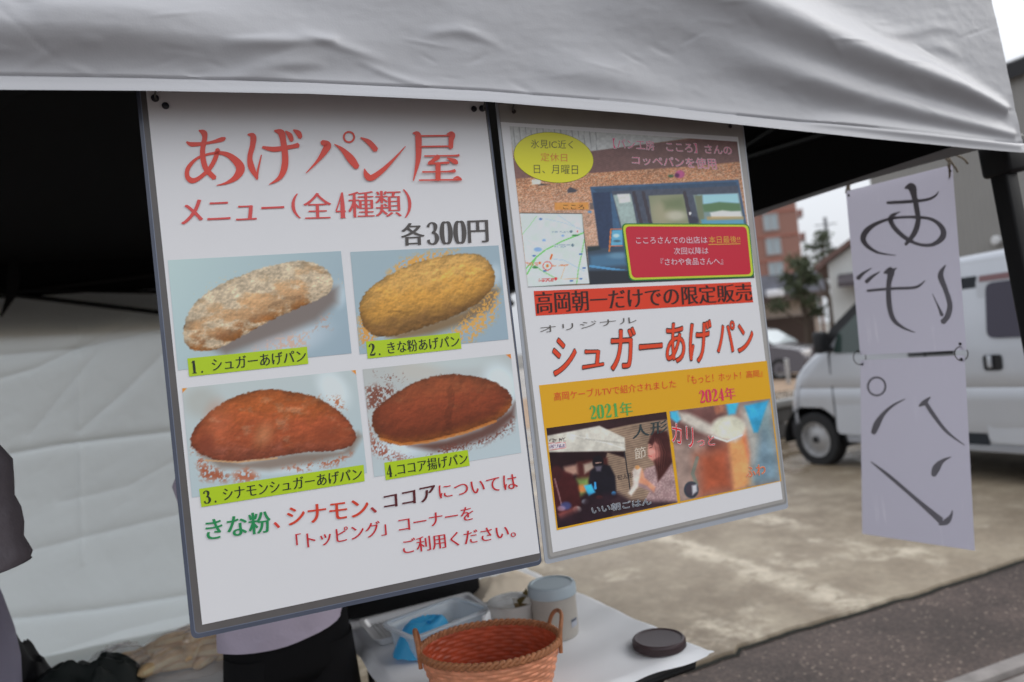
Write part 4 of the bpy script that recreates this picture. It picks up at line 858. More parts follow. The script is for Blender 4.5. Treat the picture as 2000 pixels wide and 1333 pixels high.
def eyelet(parent, plane, x, y, r=.0055, off=.0015, m=None):
    q = plane.pt(x, y, off); b = B().lathe([(r, 0), (r, .002), (r * .75, .003), (0.0003, .0032)], q, 18, R=np.stack([plane.U, UP, plane.N], 1)); return obj('eyelet', b, m or eye_m, parent)
for x, y in ((323.5, 208), (925, 214)): eyelet(menu, PL, x, y)
def shook(parent, plane, x, y):
    pts = [plane.pt(x + dx, y + dy, o) for dx, dy, o in ((4, -34, .02), (2, -16, .014), (-2, -2, .009), (0, 4, .004), (6, 3, -.004))]; return obj('hook', B().tube(cr(pts, 5), .0016, 8), mat('hook_steel', (.12, .12, .11), .35, metal=.8), parent)
for x, y in ((303, 192), (941, 212)): eyelet(menu, PL, x, y + 1, .006, .001); shook(menu, PL, x + 3, y)

# ------------------------------------------------------------------ the second poster
Q2 = [(967, 196), (1448, 214), (1540, 993), (1065, 1103)]
P2 = thing('shop_poster', 'laminated poster in a clear sleeve with a shop front photograph and map', 'poster', PL.pt(1302, 1048, 0), PHI, 'laminated posters hanging from the tent')
clr = mat('clear_sleeve', (.30, .295, .285), .22, .55, noise=(14, .08)); clr2 = mat('clear_sleeve_band', (.40, .385, .365), .25, .5, noise=(14, .06)); clre = mat('clear_sleeve_rim', (.40, .425, .47), .2, .5)
slab(P2, PL, Q2, clre, 'sleeve', 0, .0022, .008); slab(P2, PL, [(972, 200), (1446, 217), (1537, 984), (1070.5, 1094)], clr, 'sleeve_edge', .0003, .0012, .007); slab(P2, PL, [(974, 202), (1445, 218), (1533, 980.5), (1074, 1089)], clr2, 'sleeve_band', .0005, .001, .007)
flat(P2, PL, [(977.5, 239), (1441, 268), (1528, 975.5), (1079.5, 1079.5)], paper_m, 'paper', .0009)
Z3 = (960, 200, 3.3333)
def pic_shop(c):
    c.SOFT = 1.5
    t = vn(c.X / 5, c.Y / 3.2, 5); t2 = fbm(c.X / 90, c.Y / 60, 6, 4)
    c.C = np.array((176, 122, 88.)) * (.72 + .5 * t + .25 * (t2 - .5))[:, None]; c.mix(sm(.55, .8, vn(c.X / 7, c.Y / 4, 9)) * .6, (214, 186, 160)); c.mix(sm(480, 800, c.Y) * .35, (190, 176, 172))
    c.poly([(100, 370), (660, 300), (1610, 230), (1640, 385), (1300, 420), (640, 462), (150, 500)], (120, 88, 82), 3); c.mix(sm(0, 1, np.abs(((c.X * .55 + c.Y) / 14) % 1 - .5) * 2 - .55) * sm(-3, 3, c.sd([(640, 320), (1610, 230), (1640, 385), (640, 462)])) * .35, (92, 68, 66))
    c.poly([(100, 150), (1300, 236), (640, 322), (150, 385)], (176, 178, 176), 3)
    for x in range(140, 1200, 38): c.line([(x, 150), (x + 14, 330)], 4, (120, 122, 122), .8 if x < 700 else .0)
    c.poly([(640, 322), (1300, 236), (1610, 230), (1640, 385), (640, 462)], (112, 84, 80), 3, .8); c.mix(sm(.2, .9, np.abs(((c.X * .35 + c.Y) / 13) % 1 - .5) * 2) * sm(-3, 3, c.sd([(640, 322), (1300, 236), (1610, 230), (1640, 385), (640, 462)])) * .3, (84, 62, 62))
    c.poly([(260, 505), (320, 502), (322, 535), (262, 538)], (214, 206, 190), 2); c.poly([(322, 530), (385, 540), (300, 545)], (70, 66, 62), 3)
    c.poly([(490, 575), (510, 552), (560, 575), (545, 588), (495, 592)], (70, 70, 78), 3); c.ell(1225, 470, 30, 26, (176, 84, 130), .3); c.ell(1205, 478, 16, 14, (90, 40, 80), .4); c.ell(1165, 482, 18, 10, (70, 100, 66), .3)
    c.poly([(408, 655), (628, 652), (632, 700), (410, 704)], (206, 140, 70), 2); c.poly([(636, 655), (660, 655), (662, 700), (640, 700)], (110, 96, 90), 2); c.ell(638, 715, 14, 8, (92, 140, 176), .3)
    # blue door frame, glass doors
    c.poly([(640, 552), (1605, 505), (1690, 960), (1690, 1100), (720, 1160), (700, 900)], (62, 92, 122), 3); c.poly([(655, 565), (1590, 520), (1600, 560), (700, 600)], (56, 76, 100), 3); c.poly([(655, 590), (770, 585), (800, 960), (700, 970)], (44, 58, 84), 3)
    c.poly([(780, 580), (1600, 545), (1650, 800), (840, 830)], (72, 78, 92), 3); c.poly([(790, 605), (905, 600), (945, 800), (850, 830)], (150, 168, 164), 3); c.poly([(815, 600), (895, 597), (905, 650), (830, 660)], (206, 208, 202), 4); c.grain(16, .10, 8)
    c.poly([(1020, 610), (1245, 600), (1285, 800), (1050, 810)], (132, 136, 110), 3); c.ell(1110, 720, 70, 80, (156, 150, 124), .7, .8); c.poly([(1110, 640), (1245, 620), (1260, 690), (1130, 700)], (104, 116, 84), 20, .8); c.ell(1200, 740, 60, 30, (190, 186, 170), .6, .7)
    c.poly([(1310, 605), (1605, 592), (1640, 790), (1360, 800)], (120, 140, 140), 3); c.poly([(1340, 605), (1600, 597), (1610, 660), (1360, 665)], (150, 196, 220), 5); c.poly([(1320, 610), (1370, 605), (1385, 790), (1350, 795)], (112, 120, 96), 6); c.poly([(1370, 668), (1480, 650), (1615, 660), (1622, 710), (1380, 715)], (88, 118, 84), 6); c.poly([(1420, 720), (1500, 705), (1560, 712), (1620, 710), (1630, 750), (1430, 755)], (204, 206, 200), 5); c.poly([(1360, 765), (1635, 750), (1645, 800), (1370, 805)], (84, 150, 180), 5, .8); c.poly([(1400, 745), (1640, 745), (1640, 765), (1400, 770)], (180, 146, 90), 4, .7)
    for a, b_ in (((1255, 590), (1300, 800)), ((925, 590), (975, 800)), ((985, 590), (1035, 800))): c.line([a, b_], 22, (62, 58, 66))
    c.ell(1290, 725, 8, 10, (220, 220, 220), .3); c.ell(1315, 770, 30, 24, (52, 56, 70), .4)
    c.poly([(620, 960), (860, 940), (900, 1160), (640, 1190)], (58, 72, 88), 4); c.poly([(640, 1000), (860, 975), (880, 1060), (640, 1080)], (74, 116, 146), 12, .8); c.line([(640, 1068), (880, 1100)], 14, (82, 142, 184)); c.poly([(630, 1100), (1700, 1080), (1710, 1150), (640, 1190)], (40, 44, 52), 6); c.poly([(620, 940), (700, 935), (710, 960), (625, 975)], (40, 52, 56), 5); c.ell(820, 1000, 60, 20, (130, 170, 190), .6, .4)
    c.line([(775, 828), (765, 970)], 9, (196, 116, 60)); c.line([(775, 828), (850, 826)], 7, (196, 116, 60)); c.line([(765, 938), (850, 936)], 6, (196, 116, 60)); c.poly([(782, 836), (850, 832), (850, 930), (776, 934)], (92, 160, 190), 2); c.ell(810, 870, 20, 12, (220, 230, 230), .5, .7); c.ell(815, 905, 24, 8, (60, 70, 80), .5, .7)
    # road map
    c.poly([(183, 722), (588, 727), (638, 1186), (234, 1206)], (196, 208, 202), 1.5)
    inside = sm(-1.5, 1.5, c.sd([(183, 722), (588, 727), (638, 1186), (234, 1206)])) > .5
    keep = c.C.copy()
    c.grain(40, .04, 4)
    for pts, w_, col_ in (([(200, 860), (250, 800), (290, 745)], 4, (150, 200, 150)), ([(430, 735), (600, 850)], 4, (172, 190, 214)), ([(350, 760), (480, 790), (590, 830)], 4, (176, 192, 216)), ([(230, 1120), (290, 1010), (350, 962), (460, 905), (600, 850)], 9, (112, 190, 104)), ([(222, 1085), (262, 1040), (290, 1010)], 9, (112, 190, 104)), ([(605, 880), (585, 990), (565, 1080), (552, 1185)], 7, (128, 190, 118)), ([(270, 1060), (330, 1100), (420, 1150)], 6, (128, 190, 118)), ([(390, 1020), (470, 1030), (600, 1100)], 4, (160, 184, 206)), ([(420, 1150), (620, 1150)], 3, (206, 160, 120)), ([(450, 1150), (480, 1060)], 3, (206, 160, 110)), ([(400, 930), (540, 940)], 2, (190, 196, 196)), ([(240, 900), (420, 1000)], 3, (214, 222, 218))): c.line(pts, w_, col_)
    for x, y, rx, ry, col_ in ((300, 960, 26, 14, (130, 164, 214)), (340, 900, 12, 8, (130, 164, 214)), (462, 870, 10, 7, (130, 164, 214)), (516, 843, 9, 9, (84, 110, 124)), (526, 932, 9, 9, (84, 110, 124)), (318, 762, 12, 6, (70, 110, 170)), (275, 1000, 12, 6, (70, 110, 170)), (578, 990, 12, 6, (70, 110, 170)), (600, 1080, 12, 6, (70, 110, 170)), (345, 1100, 12, 6, (70, 110, 170)), (518, 1163, 12, 6, (70, 110, 170)), (580, 1150, 10, 5, (70, 110, 170)), (544, 868, 22, 7, (60, 130, 70)), (282, 1076, 20, 7, (60, 130, 70)), (312, 1048, 9, 9, (216, 110, 40)), (362, 1066, 10, 10, (216, 120, 40)), (416, 1150, 10, 10, (204, 44, 44)), (556, 800, 18, 14, (226, 230, 230)), (558, 840, 16, 14, (226, 230, 230)), (558, 842, 5, 7, (204, 60, 60))): c.ell(x, y, rx, ry, col_, .25)
    c.line([(362 + 28 * math.cos(t), 1066 + 28 * math.sin(t)) for t in np.linspace(0, 6.3, 20)], 5, (206, 50, 44)); c.line([(392, 995), (382, 1022)], 12, (226, 130, 40)); c.line([(392, 995), (384, 1016)], 5, (206, 60, 40))
    for x0, x1, y, col_ in ((395, 500, 845, (130, 150, 168)), (405, 510, 930, (130, 150, 168)), (410, 480, 942, (130, 150, 168)), (222, 300, 1048, (206, 100, 60)), (232, 300, 1060, (206, 100, 60)), (380, 420, 1066, (206, 120, 70)), (436, 500, 1062, (206, 120, 70)), (306, 400, 1152, (190, 60, 60)), (306, 400, 1164, (190, 60, 60))): c.mix((1 - sm(3, 5.5, np.abs(c.Y - y))) * sm(x0 - 3, x0, c.X) * (1 - sm(x1, x1 + 3, c.X)) * sm(.3, .5, vn(c.X / 5, c.Y / 4, int(y))), col_)
    c.C = np.where(inside[:, None], c.C, keep); c.line([(183, 722), (588, 727), (638, 1186)], 4, (60, 64, 60)); c.line([(234, 1204), (640, 1184)], 5, (40, 44, 44))
picture(P2, PL, [(994.5, 247.2), (1439, 277.4), (1473, 543.5), (1030.5, 561.5)], 260, 190, Z3, pic_shop)
def z3(x, y): return (960 + x / 3.3333, 200 + y / 3.3333)
def zq(*pts): return [z3(*p) for p in pts]
ov = [z3(402 + 257 * math.cos(t) + 6 * math.sin(t), 362 + 162 * math.sin(t) + 18 * math.cos(t)) for t in np.linspace(0, 2 * math.pi, 61)[:-1]]
flat(P2, PL, [z3(402 + 260 * math.cos(t) + 6 * math.sin(t), 362 + 165 * math.sin(t) + 18 * math.cos(t)) for t in np.linspace(0, 2 * math.pi, 61)[:-1]], mat('badge_rim', ink(120, 110, 40), .3, .4), 'badge_rim', .0016)
flat(P2, PL, ov, mat('badge_yellow', ink(220, 196, 46), .3, .4), 'badge', .0018)
text(P2, PL, '氷見IC近く', zq((252, 244), (528, 252), (528, 306), (254, 302)), (84, 80, 50), -.006, -.006, .0022); text(P2, PL, '定休日', zq((316, 330), (490, 336), (490, 390), (318, 386)), (196, 112, 54), -.006, -.006, .0022); text(P2, PL, '日、月曜日', zq((272, 408), (560, 412), (560, 472), (274, 466)), (84, 80, 50), -.006, -.006, .0022)
text(P2, PL, 'こころ', zq((462, 668), (600, 670), (602, 700), (464, 698)), (90, 60, 36), 0, 0, .0017)
for s, Qp in (('【パン工房　こころ】さんの', zq((784, 236), (1556, 286), (1562, 346), (792, 302))), ('コッペパンを使用', zq((912, 350), (1452, 368), (1466, 440), (912, 406)))):
    text(P2, PL, s, Qp, (226, 196, 204), grow=.026, off=.0017, name='lettering_outline'); text(P2, PL, s, Qp, (196, 84, 116), grow=-.006, off=.0021)
rq = zq((850, 797), (1668, 800), (1702, 1133), (900, 1158))
flat(P2, PL, [quad_at(rq, u, v) for u, v in ((-.008, -.02), (1.008, -.02), (1.008, 1.02), (-.008, 1.02))], mat('sign_green', ink(44, 110, 50), .3, .4), 'notice_rim', .0017, .012); flat(P2, PL, rq, mat('sign_lime', ink(176, 188, 50), .3, .4), 'notice_border', .0019, .012); flat(P2, PL, [quad_at(rq, u, v) for u, v in ((.017, .035), (.983, .035), (.983, .965), (.017, .965))], mat('sign_red', ink(176, 34, 52), .3, .4), 'notice', .0021, .011)
text(P2, PL, 'こころさんでの出店は', zq((936, 878), (1398, 876), (1402, 920), (938, 924)), (216, 180, 190), 0, 0, .0025); text(P2, PL, '本日最後!!', zq((1408, 874), (1612, 872), (1616, 916), (1412, 920)), (206, 150, 64), 0, 0, .0025)
b = B(); b.grid([[PL.pt(*z3(1408 + 208 * u, 926 - 5 * u + dz), .0025) for u in (0, .5, 1)] for dz in (0, 5)]); obj('underline', b, mat('ink_206_150_64', ink(206, 150, 64)), P2, sharp=0)
text(P2, PL, '次回以降は', zq((1182, 948), (1406, 946), (1408, 990), (1184, 993)), (216, 180, 190), 0, 0, .0025); text(P2, PL, '『さわや食品さんへ』', zq((1096, 1018), (1500, 1012), (1504, 1058), (1100, 1064)), (216, 180, 190), 0, 0, .0025)
Z4 = (1000, 540, 2.338)
def z4(x, y): return (1000 + x / 2.338, 540 + y / 2.338)
def yq(*pts): return [z4(*p) for p in pts]
flat(P2, PL, yq((98, 68), (1088, 26), (1100, 119), (108, 181)), mat('band_red', ink(196, 56, 32), .3, .4), 'label_strip', .0013); text(P2, PL, '高岡朝一だけでの限定販売', yq((106, 72), (1090, 32), (1096, 112), (112, 172)), (48, 28, 26), .022, -.008, .0017)
text(P2, PL, 'オリジナル', yq((124, 228), (566, 184), (570, 212), (126, 260)), (84, 80, 76), -.006, .004, .0017)
for s, Qp in (('シュ', yq((186, 282), (412, 300), (416, 412), (184, 455))), ('ガー', yq((450, 236), (682, 232), (684, 396), (452, 430))), ('あげ', yq((700, 212), (908, 200), (898, 390), (704, 400))), ('パン', yq((936, 198), (1096, 214), (1100, 345), (936, 350)))):
    text(P2, PL, s, Qp, (60, 44, 40), grow=.028, dx=.006, off=.0013, name='lettering_outline'); text(P2, PL, s, Qp, (206, 66, 38), dx=.018, dy=.002, off=.0017)
flat(P2, PL, yq((122, 498), (1162, 386), (1228, 935), (203, 1160)), mat('panel_amber', ink(214, 150, 34), .3, .4), 'amber_panel', .0012)
text(P2, PL, '高岡ケーブルTVで紹介されました', yq((188, 530), (745, 472), (748, 508), (192, 570)), (206, 66, 44), 0, 0, .0017); text(P2, PL, '『もっと！ホット！高岡』', yq((798, 452), (1140, 426), (1142, 458), (802, 496)), (206, 66, 44), 0, 0, .0017)
for dg_, QM, cc in (('2021', yq((348, 592), (544, 570), (550, 634), (354, 654)), (76, 150, 76)), ('2024', yq((848, 522), (1014, 504), (1020, 560), (854, 580)), (196, 54, 86))):
    digits(P2, PL, dg_, sub_q(QM, 0, .70), cc, .0017); text(P2, PL, '年', sub_q(QM, .72, 1), cc, .02, -.006, .0017)
ZT = (1040, 780, 3.846)
def zt(x, y): return (1040 + x / 3.846, 780 + y / 3.846)
def tq_(*pts): return [zt(*p) for p in pts]
def pic_tv1(c):
    c.SOFT = 2.0
    c.fillc((40, 22, 26)); c.poly([(500, 240), (1010, 130), (1100, 780), (600, 900), (560, 500)], (146, 124, 104), 4); c.mix(sm(.3, .9, np.abs(((c.Y + c.X * .22) / 17) % 1 - .5) * 2) * sm(-3, 3, c.sd([(520, 250), (1010, 140), (1100, 780), (600, 900)])) * .55, (92, 74, 66))
    c.poly([(100, 215), (1005, 92), (1012, 150), (108, 275)], (50, 32, 34), 3); c.poly([(108, 275), (500, 200), (690, 290), (696, 390), (118, 402)], (196, 192, 180), 4); c.line([(290, 268), (560, 330), (690, 372)], 10, (216, 214, 204), .7); c.line([(400, 300), (680, 330)], 12, (160, 156, 146), .6); c.poly([(118, 400), (690, 392), (690, 440), (560, 400), (540, 470), (128, 520)], (34, 18, 22), 5)
    c.line([(688, 395), (735, 700)], 9, (40, 40, 46)); c.poly([(118, 330), (245, 322), (250, 366), (122, 382)], (206, 196, 196), 3); c.line([(118, 332), (245, 324), (250, 366), (122, 382)], 3, (190, 70, 70)); c.mix(sm(-3, 3, c.sd([(124, 345), (238, 338), (240, 360), (126, 370)])) * sm(.4, .6, vn(c.X / 6, c.Y / 8, 3)), (90, 70, 110)); c.mix(sm(-3, 3, c.sd([(112, 300), (250, 288), (252, 316), (114, 326)])) * sm(.55, .7, vn(c.X / 8, c.Y / 9, 5)), (60, 50, 50))
    # left helper, stall goods, cook in black
    c.poly([(330, 470), (560, 440), (570, 620), (420, 700), (330, 640)], (72, 34, 32), 8); c.poly([(235, 510), (330, 490), (340, 560), (240, 580)], (190, 150, 130), 10, .8); c.poly([(380, 490), (450, 470), (460, 520), (390, 560)], (200, 190, 170), 8, .7); c.poly([(330, 600), (420, 590), (430, 680), (350, 730)], (120, 150, 80), 14, .9); c.ell(370, 670, 40, 30, (210, 120, 70), .5, .8); c.poly([(140, 560), (190, 520), (290, 560), (340, 640), (365, 800), (200, 880), (150, 760)], (64, 26, 28), 8); c.ell(180, 560, 45, 60, (58, 26, 28), .3); c.line([(165, 600), (190, 690), (215, 790)], 12, (150, 110, 110), .7)
    c.poly([(430, 540), (500, 480), (580, 500), (620, 580), (632, 740), (560, 760), (430, 720), (420, 620)], (26, 24, 32), 6); c.ell(490, 470, 42, 48, (24, 20, 26), .2); c.poly([(465, 505), (520, 500), (510, 540), (480, 540)], (90, 84, 96), 5); c.line([(472, 480), (512, 476)], 7, (150, 120, 110))
    c.poly([(385, 650), (440, 638), (470, 700), (420, 730)], (60, 170, 220), 5); c.line([(468, 630), (470, 670)], 16, (60, 150, 210)); c.ell(608, 708, 18, 16, (60, 150, 210), .3); c.ell(480, 750, 75, 30, (22, 20, 22), .2); c.ell(500, 738, 26, 14, (210, 80, 50), .4); c.ell(395, 770, 26, 20, (150, 160, 170), .4); c.ell(335, 830, 34, 26, (176, 160, 156), .25); c.poly([(190, 860), (330, 800), (350, 860), (210, 920)], (130, 70, 66), 8, .8); c.ell(250, 800, 40, 30, (70, 90, 150), .4, .7); c.ell(215, 820, 30, 20, (170, 140, 160), .4, .6)
    # woman with long brown hair holding the bread
    c.poly([(850, 520), (930, 490), (1040, 470), (1080, 640), (1090, 770), (820, 800), (880, 690), (760, 640)], (150, 122, 122), 6); c.mix(sm(.4, .75, vn(c.X / 9, c.Y / 9, 15)) * sm(-3, 3, c.sd([(850, 520), (1040, 470), (1080, 640), (1090, 770), (820, 800), (880, 690)])) * .5, (190, 164, 160))
    c.poly([(905, 300), (960, 250), (1010, 240), (1025, 300), (1050, 470), (990, 560), (940, 620), (930, 540), (900, 440)], (66, 34, 32), 6); c.ell(950, 300, 70, 66, (66, 34, 34), .2); c.poly([(868, 340), (910, 310), (945, 350), (950, 430), (900, 462), (872, 440), (864, 390)], (206, 138, 124), 5); c.poly([(865, 330), (880, 300), (930, 290), (900, 350)], (66, 34, 34), 5); c.ell(930, 400, 34, 70, (170, 104, 96), .8, .6); c.line([(869, 424), (892, 430)], 6, (176, 60, 70)); c.ell(898, 396, 24, 16, (226, 150, 138), .6, .7); c.line([(876, 366), (898, 360)], 5, (70, 40, 40)); c.line([(874, 350), (900, 346)], 4, (90, 56, 50))
    for q in range(9): c.line([(905 + 8 * q, 280 + 4 * q), (925 + 10 * q, 400), (925 + 8 * q, 560 - 6 * q)], 4, (104, 60, 54) if q % 2 else (46, 24, 24), .5)
    c.poly([(740, 560), (770, 510), (820, 520), (840, 590), (920, 660), (910, 700), (860, 650), (780, 620)], (206, 140, 110), 6); c.poly([(745, 545), (775, 500), (815, 520), (800, 600), (790, 660), (740, 725), (715, 705), (755, 640)], (208, 196, 186), 6); c.ell(785, 512, 18, 16, (206, 150, 96), .3)
    c.poly([(400, 720), (640, 700), (740, 760), (1090, 770), (1090, 790), (190, 970), (180, 900), (350, 830)], (40, 26, 34), 14, .9); c.grain(24, .06, 3); c.grain(70, .16, 5)
picture(P2, PL, tq_((102, 218), (1003, 94), (1087, 776), (188, 968)), 200, 150, ZT, pic_tv1)
def pic_tv2(c):
    c.SOFT = 2.2
    c.fillc((136, 112, 104)); c.poly([(1020, 90), (1430, 30), (1480, 260), (1400, 400), (1060, 400)], (104, 70, 66), 20); c.poly([(1040, 330), (1300, 300), (1260, 520), (1240, 760), (1080, 770)], (150, 128, 118), 24); c.poly([(1230, 420), (1480, 330), (1520, 680), (1260, 730)], (164, 84, 58), 40); c.line([(1235, 440), (1200, 560), (1230, 640)], 26, (104, 120, 110), .7)
    c.poly([(1470, 320), (1600, 280), (1660, 640), (1510, 680)], (214, 150, 96), 14); c.poly([(1560, 230), (1610, 210), (1640, 400), (1620, 470)], (214, 110, 66), 12); c.poly([(1590, 60), (1790, 20), (1850, 600), (1640, 640), (1650, 420)], (130, 150, 152), 24); c.poly([(1640, 180), (1760, 240), (1850, 480), (1850, 620), (1680, 640)], (104, 128, 144), 36, .8); c.poly([(1570, 100), (1660, 60), (1700, 300), (1660, 480), (1600, 230)], (176, 168, 156), 22, .8)
    c.poly([(1590, 50), (1770, 10), (1690, 250), (1660, 250)], (54, 150, 190), 6); c.poly([(1450, 30), (1545, 22), (1520, 110), (1470, 122)], (60, 166, 206), 8); c.poly([(1030, 92), (1090, 86), (1115, 150), (1080, 180), (1035, 140)], (70, 170, 206), 6); c.poly([(1360, 40), (1430, 30), (1440, 95), (1380, 110)], (180, 120, 96), 10); c.ell(1385, 75, 20, 30, (150, 90, 70), .4, .6)
    c.poly([(1090, 95), (1180, 110), (1340, 190), (1400, 150), (1500, 130), (1590, 180), (1590, 260), (1520, 320), (1400, 300), (1240, 240), (1120, 170)], (196, 188, 176), 12); c.ell(1470, 210, 120, 85, (198, 196, 176), .25); c.ell(1480, 215, 90, 60, (206, 204, 182), .5, .8); c.line([(1350, 280), (1460, 318), (1570, 270)], 14, (222, 220, 208), .8)
    c.ell(1190, 680, 54, 62, (36, 56, 66), .12); c.ell(1190, 680, 48, 56, (64, 54, 62), .3, .9); c.poly([(1195, 650), (1230, 640), (1235, 690), (1200, 720)], (196, 196, 200), 5, .9); c.grain(30, .06, 9); c.grain(90, .16, 4)
picture(P2, PL, tq_((1026, 92), (1782, -4), (1858, 612), (1108, 768)), 170, 150, ZT, pic_tv2)
text(P2, PL, '人形', tq_((745, 200), (1012, 150), (1010, 245), (750, 300)), (50, 60, 62), .014, .0, .0017); text(P2, PL, '節', tq_((760, 368), (846, 352), (850, 440), (766, 456)), (196, 184, 168), 0, 0, .0017); text(P2, PL, '旬人形', tq_((630, 572), (752, 548), (756, 588), (634, 612)), (60, 54, 54), 0, 0, .0017)
for s, Qp, ci, co_ in (('いい朝ごはん', tq_((440, 808), (884, 738), (890, 790), (446, 862)), (60, 74, 92), (206, 212, 216)), ('カリ', tq_((1042, 178), (1200, 208), (1210, 372), (1046, 322)), (204, 44, 48), (226, 190, 190)), ('っと', tq_((1232, 290), (1360, 268), (1366, 345), (1236, 355)), (204, 44, 48), (226, 190, 190)), ('ふわ', tq_((1596, 510), (1740, 484), (1748, 560), (1602, 590)), (214, 90, 54), (226, 168, 140))):
    text(P2, PL, s, Qp, co_, grow=.028, off=.0017, name='lettering_outline'); text(P2, PL, s, Qp, ci, grow=.0, off=.0021)
for x, y in ((1003, 219), (1425, 248)): eyelet(P2, PL, x, y, .004, .0012, mat('eyelet_brown', (.05, .04, .04), .4))
for x, y in ((1001, 214), (1424, 240)): shook(P2, PL, x, y)

# ------------------------------------------------------------------ hand-painted sheets on the right side, seen from behind
SP = Plane(TP(.0, 0, 0), Bk, -A)
sheet_m = mat('hand_sheet_paper', (.60, .585, .69), .32, .4, transl=.45, noise=(5, .06)); n_ = sheet_m.node_tree; tc_ = nadd(n_, 'ShaderNodeTexCoord'); mp_ = nadd(n_, 'ShaderNodeMapping'); mp_.inputs['Scale'].default_value = (26, 26, 2.2); n_.links.new(tc_.outputs['Object'], mp_.inputs['Vector'])
stk = mth(n_, 'MULTIPLY', nrange(n_, nnoise(n_, mp_.outputs[0], 1.6, 5, .6), .54, .74), nrange(n_, nnoise(n_, tc_.outputs['Object'], 6, 3), .50, .66))
for nd_ in list(n_.nodes):
    if nd_.type == 'BSDF_PRINCIPLED': n_.links.new(nmix(n_, stk, (.56, .55, .66), (.68, .67, .76)), nd_.inputs['Base Color'])
    if nd_.type == 'BSDF_TRANSLUCENT': n_.links.new(nmix(n_, stk, (.56, .55, .66), (.68, .67, .76)), nd_.inputs[0])
inkb = mat('brush_ink_through_paper', (.27, .26, .30), .35, .35)
Z5 = (1450, 200, 2.665); Z6 = (1450, 600, 1.818)
def curved_sheet(Q, parent, bow):
    P_ = [[SP.pt(*quad_at(Q, u, v), bow * math.sin(math.pi * u) * (1 - v) ) for v in np.linspace(0, 1, 12)] for u in np.linspace(0, 1, 16)]
    return obj('sheet', B().grid(np.array(P_)), sheet_m, parent, sharp=60)
H1 = [(1652, 374), (1860, 322), (1888, 684), (1680, 694)]; H2 = [(1680, 704), (1884, 694), (1904, 1076), (1684, 1043)]
hs1 = thing('hand_lettered_sheet', 'upper grey paper sheet with two brush characters seen from behind', 'paper sign', SP.pt(1780, 690, 0), PHI, 'hand lettered sheets hung by the tent leg'); curved_sheet(H1, hs1, 0)
hs2 = thing('hand_lettered_sheet', 'lower grey paper sheet with two brush characters tied under the other', 'paper sign', SP.pt(1795, 1060, 0), PHI, 'hand lettered sheets hung by the tent leg'); curved_sheet(H2, hs2, 0)
brush(hs1, SP, [[(755, 524, 16), (860, 518, 18), (960, 508, 15), (1005, 488, 12), (1022, 465, 5)], [(848, 448, 10), (882, 442, 44), (896, 490, 30), (910, 560, 28), (916, 620, 28), (895, 685, 28), (850, 742, 16)], [(822, 570, 4), (775, 600, 26), (790, 650, 24), (850, 706, 22), (920, 740, 16), (990, 742, 20), (1042, 705, 32), (1044, 660, 28), (1000, 616, 18), (930, 600, 16), (800, 602, 14), (700, 632, 20), (640, 680, 32), (636, 730, 26), (700, 780, 14), (800, 798, 4)],
                [(602, 918, 24), (632, 890, 16), (674, 864, 4)], [(646, 936, 22), (680, 906, 16), (718, 882, 4)], [(652, 982, 14), (770, 971, 15), (890, 966, 15), (930, 950, 12), (953, 928, 4)], [(740, 890, 10), (776, 876, 36), (764, 950, 26), (766, 1050, 28), (788, 1130, 24), (840, 1174, 14), (902, 1198, 4)], [(806, 862, 4), (782, 878, 18), (750, 892, 10)], [(1060, 848, 5), (1034, 900, 30), (1058, 970, 26), (1082, 1050, 28), (1072, 1110, 30), (1044, 1146, 28)], [(1042, 1110, 20), (1022, 1062, 10), (992, 998, 4)]], Z5, None, .0012, 'brush_lettering', inkb)
cst = [[(478 + 31 * math.cos(t), 282 + 32 * math.sin(t), 7) for t in np.linspace(0, 2 * math.pi, 25)]]
brush(hs2, SP, [[(466, 448, 18), (478, 418, 24), (500, 382, 15), (535, 350, 9), (578, 327, 3)], [(628, 352, 5), (646, 340, 18), (668, 320, 5)], [(650, 336, 14), (672, 372, 15), (715, 430, 12), (750, 462, 8), (790, 490, 3)], [(680, 598, 18), (690, 572, 28), (710, 548, 15), (742, 532, 3)], [(458, 550, 4), (520, 598, 12), (620, 684, 14), (706, 758, 24)], [(700, 772, 8), (726, 762, 22), (742, 742, 12), (747, 722, 3)]] , Z6, None, .0012, 'brush_lettering', inkb)
brush(hs2, SP, cst, Z6, None, .0014, 'brush_lettering', inkb, k=2)
twine = mat('twine', (.26, .22, .17), .9); ring_m = mat('wire_ring', (.10, .09, .08), .35, metal=.6)
def twines(name, label, lines, r=.0028):
    mid = SP.pt(*lines[0][0]); t = thing(name, label, 'string', mid, 0, 'strings holding the hand lettered sheets')
    for ln_ in lines: obj('strand', B().tube(cr([SP.pt(x, y, .003 * math.sin(i * 2.1)) for i, (x, y) in enumerate(ln_)], 6), r, 6), twine, t)
twines('twine_tie', 'pale twine strands tying the far corner of the upper sheet to the tent', [[(1618, 262), (1634, 290), (1646, 330), (1656, 372)], [(1630, 262), (1642, 300), (1650, 345), (1660, 372)], [(1644, 268), (1648, 310), (1654, 350), (1652, 378)], [(1656, 372), (1664, 350), (1660, 330)]])
twines('twine_tie', 'pale twine knot with loose ends on the near corner of the upper sheet', [[(1836, 290), (1846, 306), (1852, 318), (1856, 326)], [(1840, 286), (1862, 300), (1880, 310), (1890, 320)], [(1846, 292), (1856, 312), (1866, 330), (1870, 336)], [(1852, 322), (1856, 334), (1854, 348)]])
